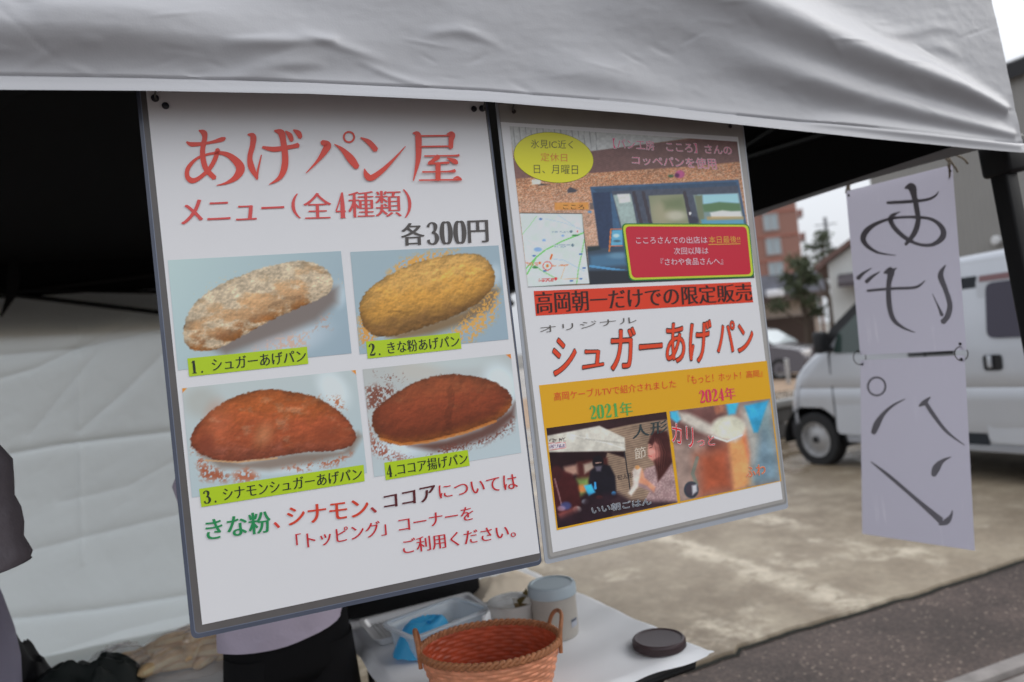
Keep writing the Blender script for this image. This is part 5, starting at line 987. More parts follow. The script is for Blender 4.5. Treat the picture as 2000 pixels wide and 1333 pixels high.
for lab, (x, y), (x2, y2) in (('wire ring joining the two hand lettered sheets at their far corner', (1677, 686), (1681, 712)), ('wire ring joining the two hand lettered sheets at their near corner', (1876, 678), (1879, 704))):
    c_ = (SP.pt(x, y) + SP.pt(x2, y2)) / 2; r_ = np.linalg.norm(SP.pt(x, y) - SP.pt(x2, y2)) / 2 + .001
    t = thing('wire_ring', lab, 'ring', c_, 0, 'rings joining the hand lettered sheets'); obj('ring', B().tube([c_ + UP * r_ * math.cos(q) + (-A * math.cos(.9) + Bk * math.sin(.9)) * r_ * .8 * math.sin(q) for q in np.linspace(0, 2 * math.pi, 25)[:-1]], .0016, 6, True), ring_m, t)
for par, pts in ((hs1, ((1658, 382), (1856, 334), (1676, 686), (1876, 672))), (hs2, ((1685, 712), (1878, 702)))):
    for x, y in pts: eyelet(par, SP, x, y, .004, .0006, mat('hole_dark', (.02, .02, .02), .8))
# ------------------------------------------------------------------ folding table with a white cloth
TA = math.radians(27); ta = np.array([math.cos(TA), math.sin(TA), 0]); tb = np.array([-math.sin(TA), math.cos(TA), 0])
TZ = .70; TC = onz(1372, 1272, TZ)                                   # its near right corner
TW, TL_ = .70, .98
def tp(u, v, z=TZ): return np.array([TC[0], TC[1], 0]) - ta * u + tb * v + UP * z   # u to the left, v away from us
tt = thing('folding_table', 'black framed folding table with a white cloth beside the posters', 'table', tp(TW / 2, TL_ / 2, 0), TA)
b = B(); b.box(tp(TW / 2, TL_ / 2, TZ - .018), (TW - .02, TL_ - .02, .024), rotz(TA), .005); obj('tabletop', b, mat('table_top_dark', (.05, .05, .052), .5), tt)
b = B()
for u0, v0, u1, v1 in ((.02, .02, TW - .02, .02), (.02, TL_ - .02, TW - .02, TL_ - .02), (.02, .02, .02, TL_ - .02), (TW - .02, .02, TW - .02, TL_ - .02)): b.tube([tp(u0, v0, TZ - .036), tp(u1, v1, TZ - .036)], .0115, 8)
obj('apron_frame', b, frame_m, tt)
for u in (.07, TW - .07):
    for v in (.10, TL_ - .10):
        b = B(); b.tube([tp(u, v, TZ - .03), tp(u, v, .0)], .011, 8); lg = obj('leg', b, frame_m, tt); obj('foot_cap', B().lathe([(.014, 0), (.014, .03), (.011, .035)], tp(u, v, 0), 10), black_m, lg)
b = B()
for v in (.10, TL_ - .10): b.tube([tp(.07, v, .3), tp(TW - .07, v, .3)], .009, 8); b.tube([tp(.07, v, .55), tp(TW - .07, v, .55)], .008, 8)
obj('stretcher', b, frame_m, tt)
# cloth lying over the top with a short uneven overhang
n = 90
def cloth_pt(i, j):
    u, v = -.022 + (TW + .045) * i / n, -.02 + (TL_ + .045) * j / n
    z = TZ + .0035 + .0025 * float(fbm(u * 9, v * 9, 81, 3)) + .0018 * math.sin(v * 38 + 3 * math.sin(u * 6))
    ov = max(0, -u, u - TW, -v, v - TL_)
    drop = 0
    if ov > 0:
        cornerlift = .6 if (u < 0 and v < .05) else 1.
        drop = ov * (.9 + .3 * math.sin(u * 30 + v * 24)) * cornerlift * (0.55 if v < 0 else 1)
    return tp(u, v, z - drop)
b = B(); b.grid([[cloth_pt(i, j) for j in range(n + 1)] for i in range(n + 1)])
cl_ = obj('tablecloth', b, mat('table_cloth_white', (.82, .83, .85), .85, .1, bump=(420, .25, .001)), None, sharp=80, loc=tp(TW / 2, TL_ / 2)); tag(cl_, 'white cloth covering the folding table under the jars and basket', 'tablecloth')
CZ = TZ + .008
# --- jar with lid
jq = onz(1087, 1238, CZ); jar_m = mat('jar_milky', (.62, .585, .53), .35, .45, transl=.3, noise=(6, .06)); lid_m = mat('jar_lid_blue_grey', L(176, 190, 198), .4, .4)
jt = thing('storage_jar', 'tall milky plastic jar with a pale blue grey lid on the white cloth', 'jar', jq); jr = .064
obj('body', B().lathe([(.001, 0), (jr * .94, 0), (jr * .97, .004), (jr, .02), (jr * 1.0, .118), (jr * .97, .124)], jq, 40), jar_m, jt)
obj('contents', B().lathe([(.001, .004), (jr * .92, .004), (jr * .94, .1), (.001, .104)], jq, 32), mat('sugar_beige', (.45, .36, .27), .9, noise=(60, .1)), jt)
obj('lid', B().lathe([(jr * 1.03, .112), (jr * 1.06, .114), (jr * 1.06, .136), (jr * 1.0, .143), (jr * .9, .144), (jr * .86, .141), (.001, .141)], jq, 48), lid_m, jt)
vdir = -np.array([jq[0], jq[1], 0]); vdir /= np.linalg.norm(vdir); a0 = math.atan2(vdir[1], vdir[0]) + .95
b = B(); b.grid([[jq + np.array([(jr + .0012) * math.cos(a0 + q), (jr + .0012) * math.sin(a0 + q), z]) for z in (.03, .052)] for q in np.linspace(-.22, .22, 6)]); obj('sticker', b, mat('sticker_grey', L(176, 180, 190), .5), jt)
b = B(); b.grid([[jq + np.array([(jr + .0016) * math.cos(a0 + q), (jr + .0016) * math.sin(a0 + q), z]) for z in (.045, .051)] for q in np.linspace(-.20, .18, 6)]); obj('sticker_stripe', b, mat('sticker_dark', L(90, 94, 104), .5), jt)
# --- open tub of powder with a film lid folded back
cq = onz(1006, 1242, CZ) + UP * 0; cup_t = thing('powder_tub', 'round translucent tub of powder with its lid half open behind the basket', 'tub', cq); cr_ = .066
cup_m = mat('tub_milky', (.70, .685, .66), .3, .5, transl=.35)
obj('body', B().lathe([(.001, 0), (cr_ * .86, 0), (cr_ * .9, .006), (cr_ * .97, .088), (cr_ * 1.05, .09), (cr_ * 1.06, .098), (cr_ * 1.0, .1), (cr_ * .95, .094)], cq, 40, cap=False), cup_m, cup_t)
obj('contents', B().lathe([(.001, .01), (cr_ * .84, .01), (cr_ * .93, .07), (cr_ * .5, .078), (.001, .08)], cq, 32), mat('powder_tan', (.36, .25, .12), .95, noise=(80, .15)), cup_t)
film_m = mat('film_clear', (.82, .84, .86), .2, .6, alpha=.55)
b = B(); rr = []
for i in range(14):
    row = []
    for j in range(40):
        q = 2 * math.pi * j / 40; rad = cr_ * 1.02 * i / 13; x, y = rad * math.cos(q), rad * math.sin(q)
        row.append(cq + np.array([x, y, .101 + .012 * float(fbm(x * 40 + 3, y * 40, 83, 3)) * (1 - (i / 13) ** 6)]))
    rr.append(row)
rr = np.array(rr); b.grid(rr[:, :32]); obj('lid', b, film_m, cup_t, sharp=60)
obj('scoop', B().loft([[cq + ta * x + tb * y + UP * z for x, y, z in ((.02, -.012, .085), (.05, -.010, .112), (.056, .012, .118), (.024, .014, .09))], [cq + ta * x + tb * y + UP * z for x, y, z in ((.02, -.012, .082), (.05, -.010, .108), (.056, .012, .114), (.024, .014, .086))]]), mat('scoop_olive', (.25, .19, .07), .6), cup_t)
# --- clear rectangular container with a blue plastic bag inside
RZ = .785
cN, cL, cR = onz(808, 1248, RZ), onz(751, 1207, RZ), onz(958, 1190, RZ)
cx_ = (cR - cN); Lx = np.linalg.norm(cx_) * 1.0; cx_ /= np.linalg.norm(cx_); cy_ = np.array([-cx_[1], cx_[0], 0]); Ly = .175
ct_ = thing('food_container', 'clear rectangular food container holding a crumpled blue bag on the white cloth', 'container', np.array([*(cN + cx_ * Lx / 2 + cy_ * Ly / 2)[:2], CZ]))
def ring_rect(inset_, z, r=.03, n=5):
    pts = rnd_poly([(inset_, inset_), (Lx - inset_, inset_), (Lx - inset_, Ly - inset_), (inset_, Ly - inset_)], r, n); return [np.array([*(cN + cx_ * x + cy_ * y)[:2], z]) for x, y in pts]
tub_m = mat('container_clear', (.76, .84, .90), .12, .6, alpha=.42)
b = B(); b.loft([ring_rect(.02, CZ + .003), ring_rect(.016, CZ + .004), ring_rect(.010, RZ - .012), ring_rect(.0, RZ - .010), ring_rect(-.002, RZ), ring_rect(.004, RZ + .001), ring_rect(.012, RZ - .008), ring_rect(.018, CZ + .006), ring_rect(.03, CZ + .006)], cap=False); b.add(ring_rect(.02, CZ + .003), [tuple(range(20))]); obj('body', b, tub_m, ct_, sharp=50)
b = B(); b.loft([ring_rect(-.004, RZ - .003, .034), ring_rect(-.004, RZ + .003, .034), ring_rect(.006, RZ + .003, .028), ring_rect(.006, RZ - .003, .028)], cap=False); obj('rim', b, mat('container_rim', (.70, .76, .82), .15, .6, alpha=.75), ct_, sharp=50)
bb = cN + cx_ * .075 + cy_ * .08
b = B(); rings = []
for i in range(16):
    t = i / 15; z = CZ + .008 + (.078 + .012 * math.sin(5 * t)) * math.sin(math.pi * min(.5, t * .62)) ; row = []
    for j in range(40):
        q = 2 * math.pi * j / 40; r_ = (1 - t) ** .7 * (1 + .22 * (float(fbm(2 * math.cos(q) + 5, 3 * math.sin(q) + t * 4, 85, 4)) - .5)); row.append(bb + cx_ * (.088 * r_ * math.cos(q) + .018 * t) + cy_ * (.066 * r_ * math.sin(q)) + UP * (z - bb[2] + .016 * (float(fbm(3 * math.cos(q) + 2, 4 * math.sin(q) + t * 3, 87, 4)) - .5)))
    rings.append(row)
b.loft(rings); bt = obj('blue_bag', b, mat('bag_sky_blue', L(90, 206, 250), .4, .4, transl=.45), None, sharp=60, loc=bb); tag(bt, 'crumpled sky blue plastic bag inside the clear container', 'plastic bag')
# --- metal tray behind the container
tL, tN, tF = onz(702, 1213, TZ + .03), onz(772, 1248, TZ + .03), onz(905, 1162, TZ + .03)
tx = tF - tL; Ltx = np.linalg.norm(tx) * 1.05; tx /= np.linalg.norm(tx); ty = np.array([tx[1], -tx[0], 0]); Lty = .205
tr = thing('tray', 'shallow pale metal tray with a wire rack beneath the clear container', 'tray', np.array([*(tL + tx * Ltx / 2 + ty * Lty / 2)[:2], CZ]))
def tray_ring(i_, z): return [np.array([*(tL + tx * x + ty * y)[:2], z]) for x, y in rnd_poly([(i_, i_), (Ltx - i_, i_), (Ltx - i_, Lty - i_), (i_, Lty - i_)], .02, 4)]
b = B(); b.loft([tray_ring(.014, CZ + .001), tray_ring(.006, TZ + .03), tray_ring(-.004, TZ + .032), tray_ring(-.004, TZ + .034), tray_ring(.008, TZ + .032), tray_ring(.018, CZ + .004)], cap=False); b.add(tray_ring(.014, CZ + .002), [tuple(range(16))]); obj('pan', b, mat('tray_metal', (.70, .71, .73), .35, .5, metal=.15), tr, sharp=40)
b = B()
for i in range(26): x = .03 + (Ltx - .06) * i / 25; b.tube([np.array([*(tL + tx * x + ty * .022)[:2], TZ + .02]), np.array([*(tL + tx * x + ty * (Lty - .022))[:2], TZ + .02])], .0013, 5)
obj('wire_rack', b, mat('rack_wire', (.5, .5, .5), .3, metal=.8), tr)
# --- wicker basket with two loop handles
kq = (onz(820, 1266, .845) + onz(1092, 1241, .845)) / 2; kd = onz(1092, 1241, .845) - onz(820, 1266, .845); krx = np.linalg.norm(kd) / 2; kd /= np.linalg.norm(kd); ke = np.array([-kd[1], kd[0], 0]); kry = .125; KZ0 = CZ; KZ1 = .845
bk = thing('wicker_basket', 'orange brown oval wicker basket with two loop handles on the white cloth', 'basket', np.array([kq[0], kq[1], KZ0]))
def kp(q, r, z): return np.array([kq[0], kq[1], 0]) + kd * krx * r * math.cos(q) + ke * kry * r * math.sin(q) + UP * z
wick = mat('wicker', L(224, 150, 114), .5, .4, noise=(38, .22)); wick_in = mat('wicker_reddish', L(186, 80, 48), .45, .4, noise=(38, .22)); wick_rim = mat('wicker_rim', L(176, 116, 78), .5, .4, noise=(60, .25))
nst, nrow = 38, 14
def wall_r(t): return .74 + .25 * t ** .8
b = B(); Pm = []
for j in range(nrow * 4 + 1):
    t = j / (nrow * 4); row = []
    for i in range(nst * 8):
        q = 2 * math.pi * i / (nst * 8); ph = math.cos(q * nst / 2 + math.pi * (int(j / 4) % 2)); bulge = math.sin(math.pi * (j % 4) / 4 + .001)
        row.append(kp(q, wall_r(t) + .006 + .013 * ph * .5 + .012 * bulge, KZ0 + .004 + (KZ1 - KZ0 - .012) * t))
    Pm.append(row + [row[0]])
b.grid(Pm); wall_o = obj('weave', b, wick, bk, sharp=70)
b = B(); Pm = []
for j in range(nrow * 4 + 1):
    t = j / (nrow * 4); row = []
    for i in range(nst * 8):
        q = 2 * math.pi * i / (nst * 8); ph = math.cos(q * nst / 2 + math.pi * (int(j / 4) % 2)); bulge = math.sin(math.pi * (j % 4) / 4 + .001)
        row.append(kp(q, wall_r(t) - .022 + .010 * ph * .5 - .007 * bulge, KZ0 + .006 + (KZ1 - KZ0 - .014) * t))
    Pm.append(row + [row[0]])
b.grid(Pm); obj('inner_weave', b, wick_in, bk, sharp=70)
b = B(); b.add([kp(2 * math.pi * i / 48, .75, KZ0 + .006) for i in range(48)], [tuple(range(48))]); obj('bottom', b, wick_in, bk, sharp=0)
b = B()
for k_ in range(2):
    b.tube([kp(q, 1.0 + .012 * math.cos(q * 34 + k_ * math.pi), KZ1 - .004 + .005 * math.sin(q * 34 + k_ * math.pi)) for q in np.linspace(0, 2 * math.pi, 280)[:-1]], .0052, 7, True)
obj('rim', b, wick_rim, bk, sharp=70)
def handle(qc, h_, lean):
    P_ = []
    for s in np.linspace(-1, 1, 22):
        q = qc + (.40 if qc > 0 and qc < 1 else .24) * s; P_.append(kp(q, 1.0 + .02 + lean * (1 - s * s), KZ1 - .03 + (h_ + .03) * math.sqrt(max(0, 1 - abs(s) ** 2.6))))
    return obj('handle', B().tube(P_, .0048, 8), wick_rim, bk)
handle(.20, .044, .05); handle(math.pi + .10, .045, .02)
# --- dark round lid lying on the cloth
lq = onz(1288, 1262, CZ)
lt = thing('round_lid', 'dark brown round jar lid lying on the near corner of the cloth', 'lid', lq); lr = .068
b = B().lathe([(lr * .98, 0), (lr, .002), (lr, .017), (lr * .97, .021), (lr * .90, .0225), (lr * .86, .0205), (lr * .8, .0200), (.001, .0200)], lq, 56); obj('lid', b, mat('lid_dark_brown', L(66, 52, 54), .4, .4, noise=(20, .08)), lt)
b = B()
for i in range(72): q = 2 * math.pi * i / 72; b.box(lq + np.array([lr * math.cos(q), lr * math.sin(q), .0095]), (.0018, .003, .014), rotz(q))
obj('grip_ribs', b, _MAT['lid_dark_brown'], lt)
# --- cream paper bags behind
pq = onz(985, 1150, CZ)
b = B(); rr = []
for i in range(26):
    row = []
    for j in range(18):
        x, y = (i / 25 - .5) * .25, (j / 17 - .5) * .17; e = max(abs(i / 25 - .5), abs(j / 17 - .5)) * 2
        row.append(np.array([*(pq + ta * x + tb * y)[:2], CZ + .003 + (.03 * (1 - e ** 3) + .014 * float(ridged(x * 18 + 4, y * 18, 95, 3)) * (1 - e ** 4))]))
    rr.append(row)
b.grid(rr); pb = obj('paper_bags', b, mat('paper_cream', L(222, 208, 188), .8, .2, noise=(12, .06)), None, sharp=25, loc=np.array([pq[0], pq[1], CZ])); tag(pb, 'crumpled cream paper bag lying on the white cloth behind the tub', 'paper bag')
pb.name = 'paper_bag'
# --- black box on the far end of the table
bq = onz(940, 1163, CZ + .002); bx = onz(690, 1212, CZ + .002) - bq; bx /= np.linalg.norm(bx); by = np.array([bx[1], -bx[0], 0]); by = by if by[1] > 0 else -by
Rb = np.stack([bx, by, UP], 1)
bt_ = thing('black_box', 'matt black lidded box standing on the far end of the table', 'box', np.array([*(bq + bx * .22 + by * .11)[:2], CZ + .002]))
obj('body', B().box(bq + bx * .22 + by * .11 + UP * .085, (.44, .22, .17), Rb, .012), mat('box_black', (.010, .010, .011), .6, noise=(30, .2)), bt_)
obj('lid', B().box(bq + bx * .22 + by * .11 + UP * .186, (.456, .236, .028), Rb, .01), _MAT['box_black'], bt_)

# ------------------------------------------------------------------ bread piled in clear bags on a second table at the left
B2 = onz(320, 1300, .70)
def lp_(s, t, z=.68): return np.array([B2[0], B2[1], 0]) + A * s + Bk * t + UP * z
t2 = thing('side_table', 'low white topped table under the heap of bagged bread', 'table', lp_(-.12, .02, 0), PHI)
obj('tabletop', B().box(lp_(-.12, .03, .652), (1.0, .46, .03), rotz(PHI), .006), mat('table_top_white', (.6, .6, .6), .5), t2)
for s in (-.56, .32):
    for t in (-.14, .2): obj('leg', B().tube([lp_(s, t, .637), lp_(s, t, 0)], .012, 8), frame_m, t2)
TZ2 = .668
crust = mat('bun_crust', L(236, 200, 150), .6, .3, noise=(14, .28)); crumb = mat('bun_side', L(240, 220, 178), .7, .3, noise=(14, .1))
rs = np.random.RandomState(4)
def make_bun():
    b = B(); rings = []
    for i in range(15):
        t = i / 14; x = -.085 + .17 * t; r_ = .030 * (max(0, 1 - (2 * t - 1) ** 4)) ** .5 + .0004
        rings.append([np.array([x, r_ * math.cos(q) * 1.05, .026 + r_ * .85 * math.sin(q) + .006 * math.sin(math.pi * t)]) for q in np.linspace(0, 2 * math.pi, 19)[:-1]])
    b.loft(rings)
    e = bpy.data.objects.new('bread_bun', None); COL.objects.link(e); WM[e] = Matrix.Identity(4)
    o = obj('crust', b, crust, e, sharp=70)
    b = B(); rr_ = []
    for i in range(13):
        t = .06 + .88 * i / 12; x = -.085 + .17 * t; r_ = .030 * (max(0, 1 - (2 * t - 1) ** 4)) ** .5 * 1.015
        rr_.append([np.array([x, r_ * math.cos(q) * 1.05, .026 + r_ * .85 * math.sin(q) + .006 * math.sin(math.pi * t)]) for q in np.linspace(-.25, .5, 6)])
    b.grid(rr_); rr2 = np.array(rr_) * np.array([1, -1, 1]); b.grid(rr2); obj('pale_side', b, crumb, e, sharp=70)
    return e
bun0 = make_bun()
layers = [(-.03, .03, 0, .2), (.05, .02, 0, -.3), (.13, .03, 0, .5), (.20, .05, 0, .0), (-.05, .11, 0, 1.3), (.06, .13, 0, .4), (.16, .14, 0, -.2), (.02, .05, .030, .5), (.10, .06, .032, -.4), (.17, .08, .030, .25), (.06, .10, .042, .1), (.13, .11, .040, .7), (-.03, .09, .030, -.8), (.21, .0, .01, 1.0), (-.10, .04, 0, .9), (-.09, .10, .02, -.2), (.0, .0, .02, .1), (.08, .02, .03, 1.1), (.15, .0, .02, -.5), (-.07, .07, .02, .6), (.04, .08, .055, -.2), (.11, .08, .06, .4), (.18, .05, .045, .9), (-.01, .12, .035, .2), (.09, .14, .045, -.7), (.20, .11, .02, .3)]
for i, (s, t, z, a_) in enumerate(layers):
    o = bun0 if i == 0 else dup(bun0)
    o.scale = (.86, .72, .72); o.location = lp_(s, t, TZ2 + z); o.rotation_euler = (.25 * (rs.rand() - .5), .3 * (rs.rand() - .5), PHI + a_ + .3)
    tag(o, 'golden fried bun in the heap of clear bags on the low table', 'bun', 'buns heaped in the clear bags')
film2 = mat('bag_film', (.88, .86, .86), .10, .9, alpha=.27)
def film_bag(label, s, t, z, rx, ry, h_, seed):
    b = B(); rr_ = []
    for i in range(40):
        th_ = math.pi * .5 * i / 39; row = []
        for j in range(81):
            q = 2 * math.pi * (j % 80) / 80; c_, s_ = math.cos(q), math.sin(q)
            k_ = 1 + .30 * (float(ridged(c_ * 2.2 + 5, s_ * 2.2 + th_ * 2.4, seed, 4)) - .62)
            row.append(lp_(s + rx * k_ * math.cos(th_) ** .8 * c_, t + ry * k_ * math.cos(th_) ** .8 * s_, z + h_ * math.sin(th_) * k_ + .002))
        rr_.append(row)
    b.grid(rr_); o = obj('plastic_bag', b, film2, None, sharp=22, loc=lp_(s, t, z)); return tag(o, label, 'plastic bag')
film_bag('clear crinkled plastic bag over the heap of golden buns', .09, .07, TZ2, .205, .145, .10, 101)
film_bag('clear crinkled plastic bag slumped left of the bun heap', -.13, .09, TZ2, .10, .09, .085, 107)
def cloth_heap(label, s, t, rx, ry, h_, seed, m):
    b = B(); rr_ = []
    for i in range(40):
        row = []
        for j in range(30):
            x, y = i / 39 * 2 - 1, j / 29 * 2 - 1; e = max(0, 1 - (x * x + y * y)); zz = e ** .6 * h_ * (.55 + .9 * (float(ridged(x * 1.5 + 9, y * 1.5, seed, 3)) - .25))
            row.append(lp_(s + rx * x, t + ry * y, TZ2 + .002 + max(0, zz)))
        rr_.append(row)
    b.grid(rr_); o = obj('cloth_bag', b, m, None, sharp=35, loc=lp_(s, t, TZ2)); return tag(o, label, 'bag')
cloth_heap('crumpled dark green black cloth bag left of the bagged bread', -.20, .0, .15, .10, .11, 111, mat('bag_dark_green', (.012, .018, .016), .6, .4, noise=(20, .3)))
cloth_heap('black shoulder bag lying at the far left of the low table', -.40, .06, .12, .10, .19, 117, mat('bag_black', (.010, .010, .011), .6, .4))

sk = onpl(-40, 1330, lp_(-.42, -.02), Bk); sk[2] = TZ2
b = B(); sr = onpl(46, 1302, lp_(-.42, -.02), Bk); rad = (sr - sk) @ A
b.lathe([(.001, .0), (rad * .86, .004), (rad * .97, .07), (rad, .155), (rad * .92, .23), (rad * .72, .32), (rad * .5, .40), (rad * .28, .46), (.001, .48)], sk, 40, sy=.8)
so = obj('cloth_sack', b, mat('sack_lavender', L(186, 182, 204), .8, .1, noise=(6, .06), bump=(14, .5, .02)), None, sharp=80, loc=sk); tag(so, 'pale lavender cloth sack standing at the far left beside the dark bags', 'sack')
# ------------------------------------------------------------------ people
skin_m = mat('skin', (.50, .30, .21), .5, .4, noise=(30, .06)); hair_m = mat('hair_black', (.012, .010, .010), .45, .4)
def skinned(name, pts, edges, m, parent, sub=2):
    """one continuous surface grown on a skeleton of (point, radius)"""
    keys = list(pts); me = bpy.data.meshes.new(name); me.from_pydata([tuple(pts[k][0]) for k in keys], [(keys.index(a), keys.index(b_)) for a, b_ in edges], [])
    o = bpy.data.objects.new(name, me); COL.objects.link(o); o.modifiers.new('s', 'SKIN'); sv = o.modifiers.new('d', 'SUBSURF'); sv.levels = sub; sv.render_levels = sub
    for i, k in enumerate(keys):
        r = pts[k][1]; me.skin_vertices[0].data[i].radius = (r, r) if np.isscalar(r) else r; me.skin_vertices[0].data[i].use_root = (i == 0)
    dg = bpy.context.evaluated_depsgraph_get(); me2 = bpy.data.meshes.new_from_object(o.evaluated_get(dg)); bpy.data.objects.remove(o)
    Vx = np.array([v.co[:] for v in me2.vertices]); b = B(); b.add(Vx, [tuple(p_.vertices) for p_ in me2.polygons]); bpy.data.meshes.remove(me2); return obj(name, b, m, parent, sharp=80)
def person(label, base_, face, H, pose, shirt_m, trouser_m, group=None, loose=1.0, apron=None):
    """standing figure; face = heading angle, pose = dict of hand targets and lean in its own frame (x right hand side, y forward)"""
    p = thing('person', label, 'person', base_, 0, group)
    fw = np.array([math.cos(face), math.sin(face), 0]); rt = np.array([fw[1], -fw[0], 0])
    lean = pose.get('lean', (0, 0))
    def at(x, y, z):
        k_ = max(0, z - .5 * H) / (.5 * H); return np.array(base_) + rt * (x + lean[0] * k_) + fw * (y + lean[1] * k_) + UP * z
    s = H
    def head(x, y, z): return at(x, y, z)
    pts = {'pelvis': (at(0, 0, .53 * s), .105), 'waist': (at(0, .0, .61 * s), .085), 'chest': (at(0, .005, .70 * s), .088), 'neckb': (at(0, -.005, .80 * s), .046), 'neck': (at(0, .005, .85 * s), .05), 'jaw': (at(0, .025, .885 * s), .062), 'face': (at(0, .02, .925 * s), .078), 'skull': (at(0, .008, .962 * s), .072)}
    E_ = [('pelvis', 'waist'), ('waist', 'chest'), ('chest', 'neckb'), ('neckb', 'neck'), ('neck', 'jaw'), ('jaw', 'face'), ('face', 'skull')]
    hands = {}
    for sg, nm in ((1, 'R'), (-1, 'L')):
        pts[nm + 'hip'] = (at(.085 * sg, 0, .49 * s), .085); pts[nm + 'knee'] = (at(.095 * sg + pose.get('legs', 0) * .4, .02, .275 * s), .055); pts[nm + 'ankle'] = (at(.10 * sg + pose.get('legs', 0), -.01, .05 * s), .036); pts[nm + 'toe'] = (at(.11 * sg + pose.get('legs', 0), .12, .022 * s), .03)
        E_ += [('pelvis', nm + 'hip'), (nm + 'hip', nm + 'knee'), (nm + 'knee', nm + 'ankle'), (nm + 'ankle', nm + 'toe')]
        sh, el, wr = pose[nm]; pts[nm + 'sh'] = (at(*(np.array(sh) - (0, 0, .02))), .036); pts[nm + 'el'] = (at(*el), .038); pts[nm + 'fa'] = (at(*(np.array(el) * .6 + np.array(wr) * .4)), .036); pts[nm + 'wr'] = (at(*wr), .025)
        E_ += [('neckb', nm + 'sh'), (nm + 'sh', nm + 'el'), (nm + 'el', nm + 'fa'), (nm + 'fa', nm + 'wr')]
        d = np.array(wr, float) - np.array(el, float); d /= np.linalg.norm(d); pal = np.array(wr) + d * .055; pts[nm + 'palm'] = (at(*pal), (.036, .018)); E_.append((nm + 'wr', nm + 'palm'))
        side_ = np.cross(d, (0, 0, 1)); side_ = side_ / (np.linalg.norm(side_) + 1e-9) if np.linalg.norm(side_) > .2 else np.array([0, 1., 0])
        dn = np.array([0, 0, -1.]) if abs(d[2]) < .8 else np.array([-sg * .6, .5, 0])
        for fi, (o_, ln) in enumerate(((-.026, .062), (-.009, .072), (.009, .068), (.026, .054))):
            p1 = pal + d * .03 + side_ * o_; p2 = p1 + d * ln * .5 + dn * .006; p3 = p2 + d * ln * .38 + dn * .022
            for q_, (pp, r_) in enumerate(((p1, .0095), (p2, .0085), (p3, .0075))): pts[f'{nm}f{fi}{q_}'] = (at(*pp), r_)
            E_ += [(nm + 'palm', f'{nm}f{fi}0'), (f'{nm}f{fi}0', f'{nm}f{fi}1'), (f'{nm}f{fi}1', f'{nm}f{fi}2')]
        th1 = np.array(wr) + d * .03 - side_ * .034; th2 = th1 + d * .03 - side_ * .016 + dn * .008; pts[nm + 't0'] = (at(*th1), .011); pts[nm + 't1'] = (at(*th2), .009); E_ += [(nm + 'palm', nm + 't0'), (nm + 't0', nm + 't1')]
    body = skinned('body', pts, E_, skin_m, p)
    # face
    for sg in (1, -1):
        e = B(); e.lathe([(.0005, -.011), (.008, -.007), (.011, 0), (.008, .007), (.0005, .011)], at(.031 * sg, .088, .932 * s), 12); ey = obj('eye', e, mat('eye_white', (.7, .7, .68), .2), p)
        obj('iris', B().lathe([(.0055, 0), (.004, .002), (.0003, .003)], at(.031 * sg, .0965, .932 * s), 12, R=np.stack([rt, UP, fw], 1)), mat('iris_dark', (.03, .018, .012), .2), ey)
        obj('eyebrow', B().tube([at(.015 * sg, .096, .949 * s), at(.031 * sg, .098, .953 * s), at(.047 * sg, .090, .949 * s)], .0035, 6), hair_m, p)
        obj('ear', B().lathe([(.0005, -.009), (.020, -.006), (.024, .0), (.014, .007), (.0005, .006)], at(.083 * sg, .005, .925 * s), 14, sx=.75, R=np.stack([fw, UP, rt * sg], 1)), skin_m, p)
    obj('nose', B().loft([[at(x * w_, y, z * s) for x, y in ((-1, .085), (-.3, .085 + d_), (.3, .085 + d_), (1, .085))] for z, w_, d_ in ((.936, .008, .010), (.922, .011, .022), (.911, .017, .028), (.906, .014, .012))]), skin_m, p)
    obj('mouth', B().tube([at(-.024, .086, .893 * s), at(-.008, .095, .8955 * s), at(.008, .095, .8955 * s), at(.024, .086, .893 * s)], [.002, .0055, .0055, .002], 8), mat('lips', (.36, .13, .11), .4), p)
    b_ = B(); rr_ = []
    for i in range(14):
        v = i / 13; row = []
        for j in range(29):
            q = 2 * math.pi * j / 28; fr = max(0, math.sin(q)); zlow = (.955 + .03 * 0) * s - (1 - fr ** .5) * .075 * s; z = zlow + (.9985 * s + .012 - zlow) * v; r_ = .094 * math.sqrt(max(0.0, 1 - v ** 3.2)) + .001
            row.append(at(r_ * .93 * math.cos(q), .008 + r_ * 1.08 * math.sin(q), z))
        rr_.append(row)
    b_.grid(rr_); obj('hair', b_, hair_m, p, sharp=60)
    # clothes as lofted tubes following the body
    n_ = 40
    def ring(c, rx, ry, wob=0., seed=0):
        out = []
        for k_ in range(n_):
            q = 2 * math.pi * k_ / n_; f = 1 + wob * (float(vn(2.3 * math.cos(q) + 7, 2.3 * math.sin(q) + seed, 9)) - .5); out.append(np.asarray(c) + rt * rx * f * math.cos(q) + fw * ry * f * math.sin(q))
        return out
    hem = pose.get('hem', .50); ht = pose.get('hemtilt', (0, 0)); LW = loose
    r0 = ring(at(0, 0, hem * s), .172 * LW, .135 * LW, .22, 1); r0 = [q_ + UP * (ht[0] * ((q_ - at(0, 0, hem * s)) @ rt) + .005 * math.sin(i_ * .5)) for i_, q_ in enumerate(r0)]
    rings_ = [[q_ * .985 + at(0, 0, hem * s) * .015 + UP * .004 for q_ in r0], r0, ring(at(0, 0, (hem + .05) * s), .170 * LW, .135 * LW, .18, 2), ring(at(0, .0, .62 * s), .150 * LW, .122 * LW, .12, 3), ring(at(0, .005, .70 * s), .160 * LW, .125 * LW, .08, 4), ring(at(0, .0, .765 * s), .176, .118, .04, 5), ring(at(0, -.005, .80 * s), .168, .100), ring(at(0, -.002, .825 * s), .130, .086), ring(at(0, .0, .842 * s), .082, .074), ring(at(0, .004, .852 * s), .062, .064)]
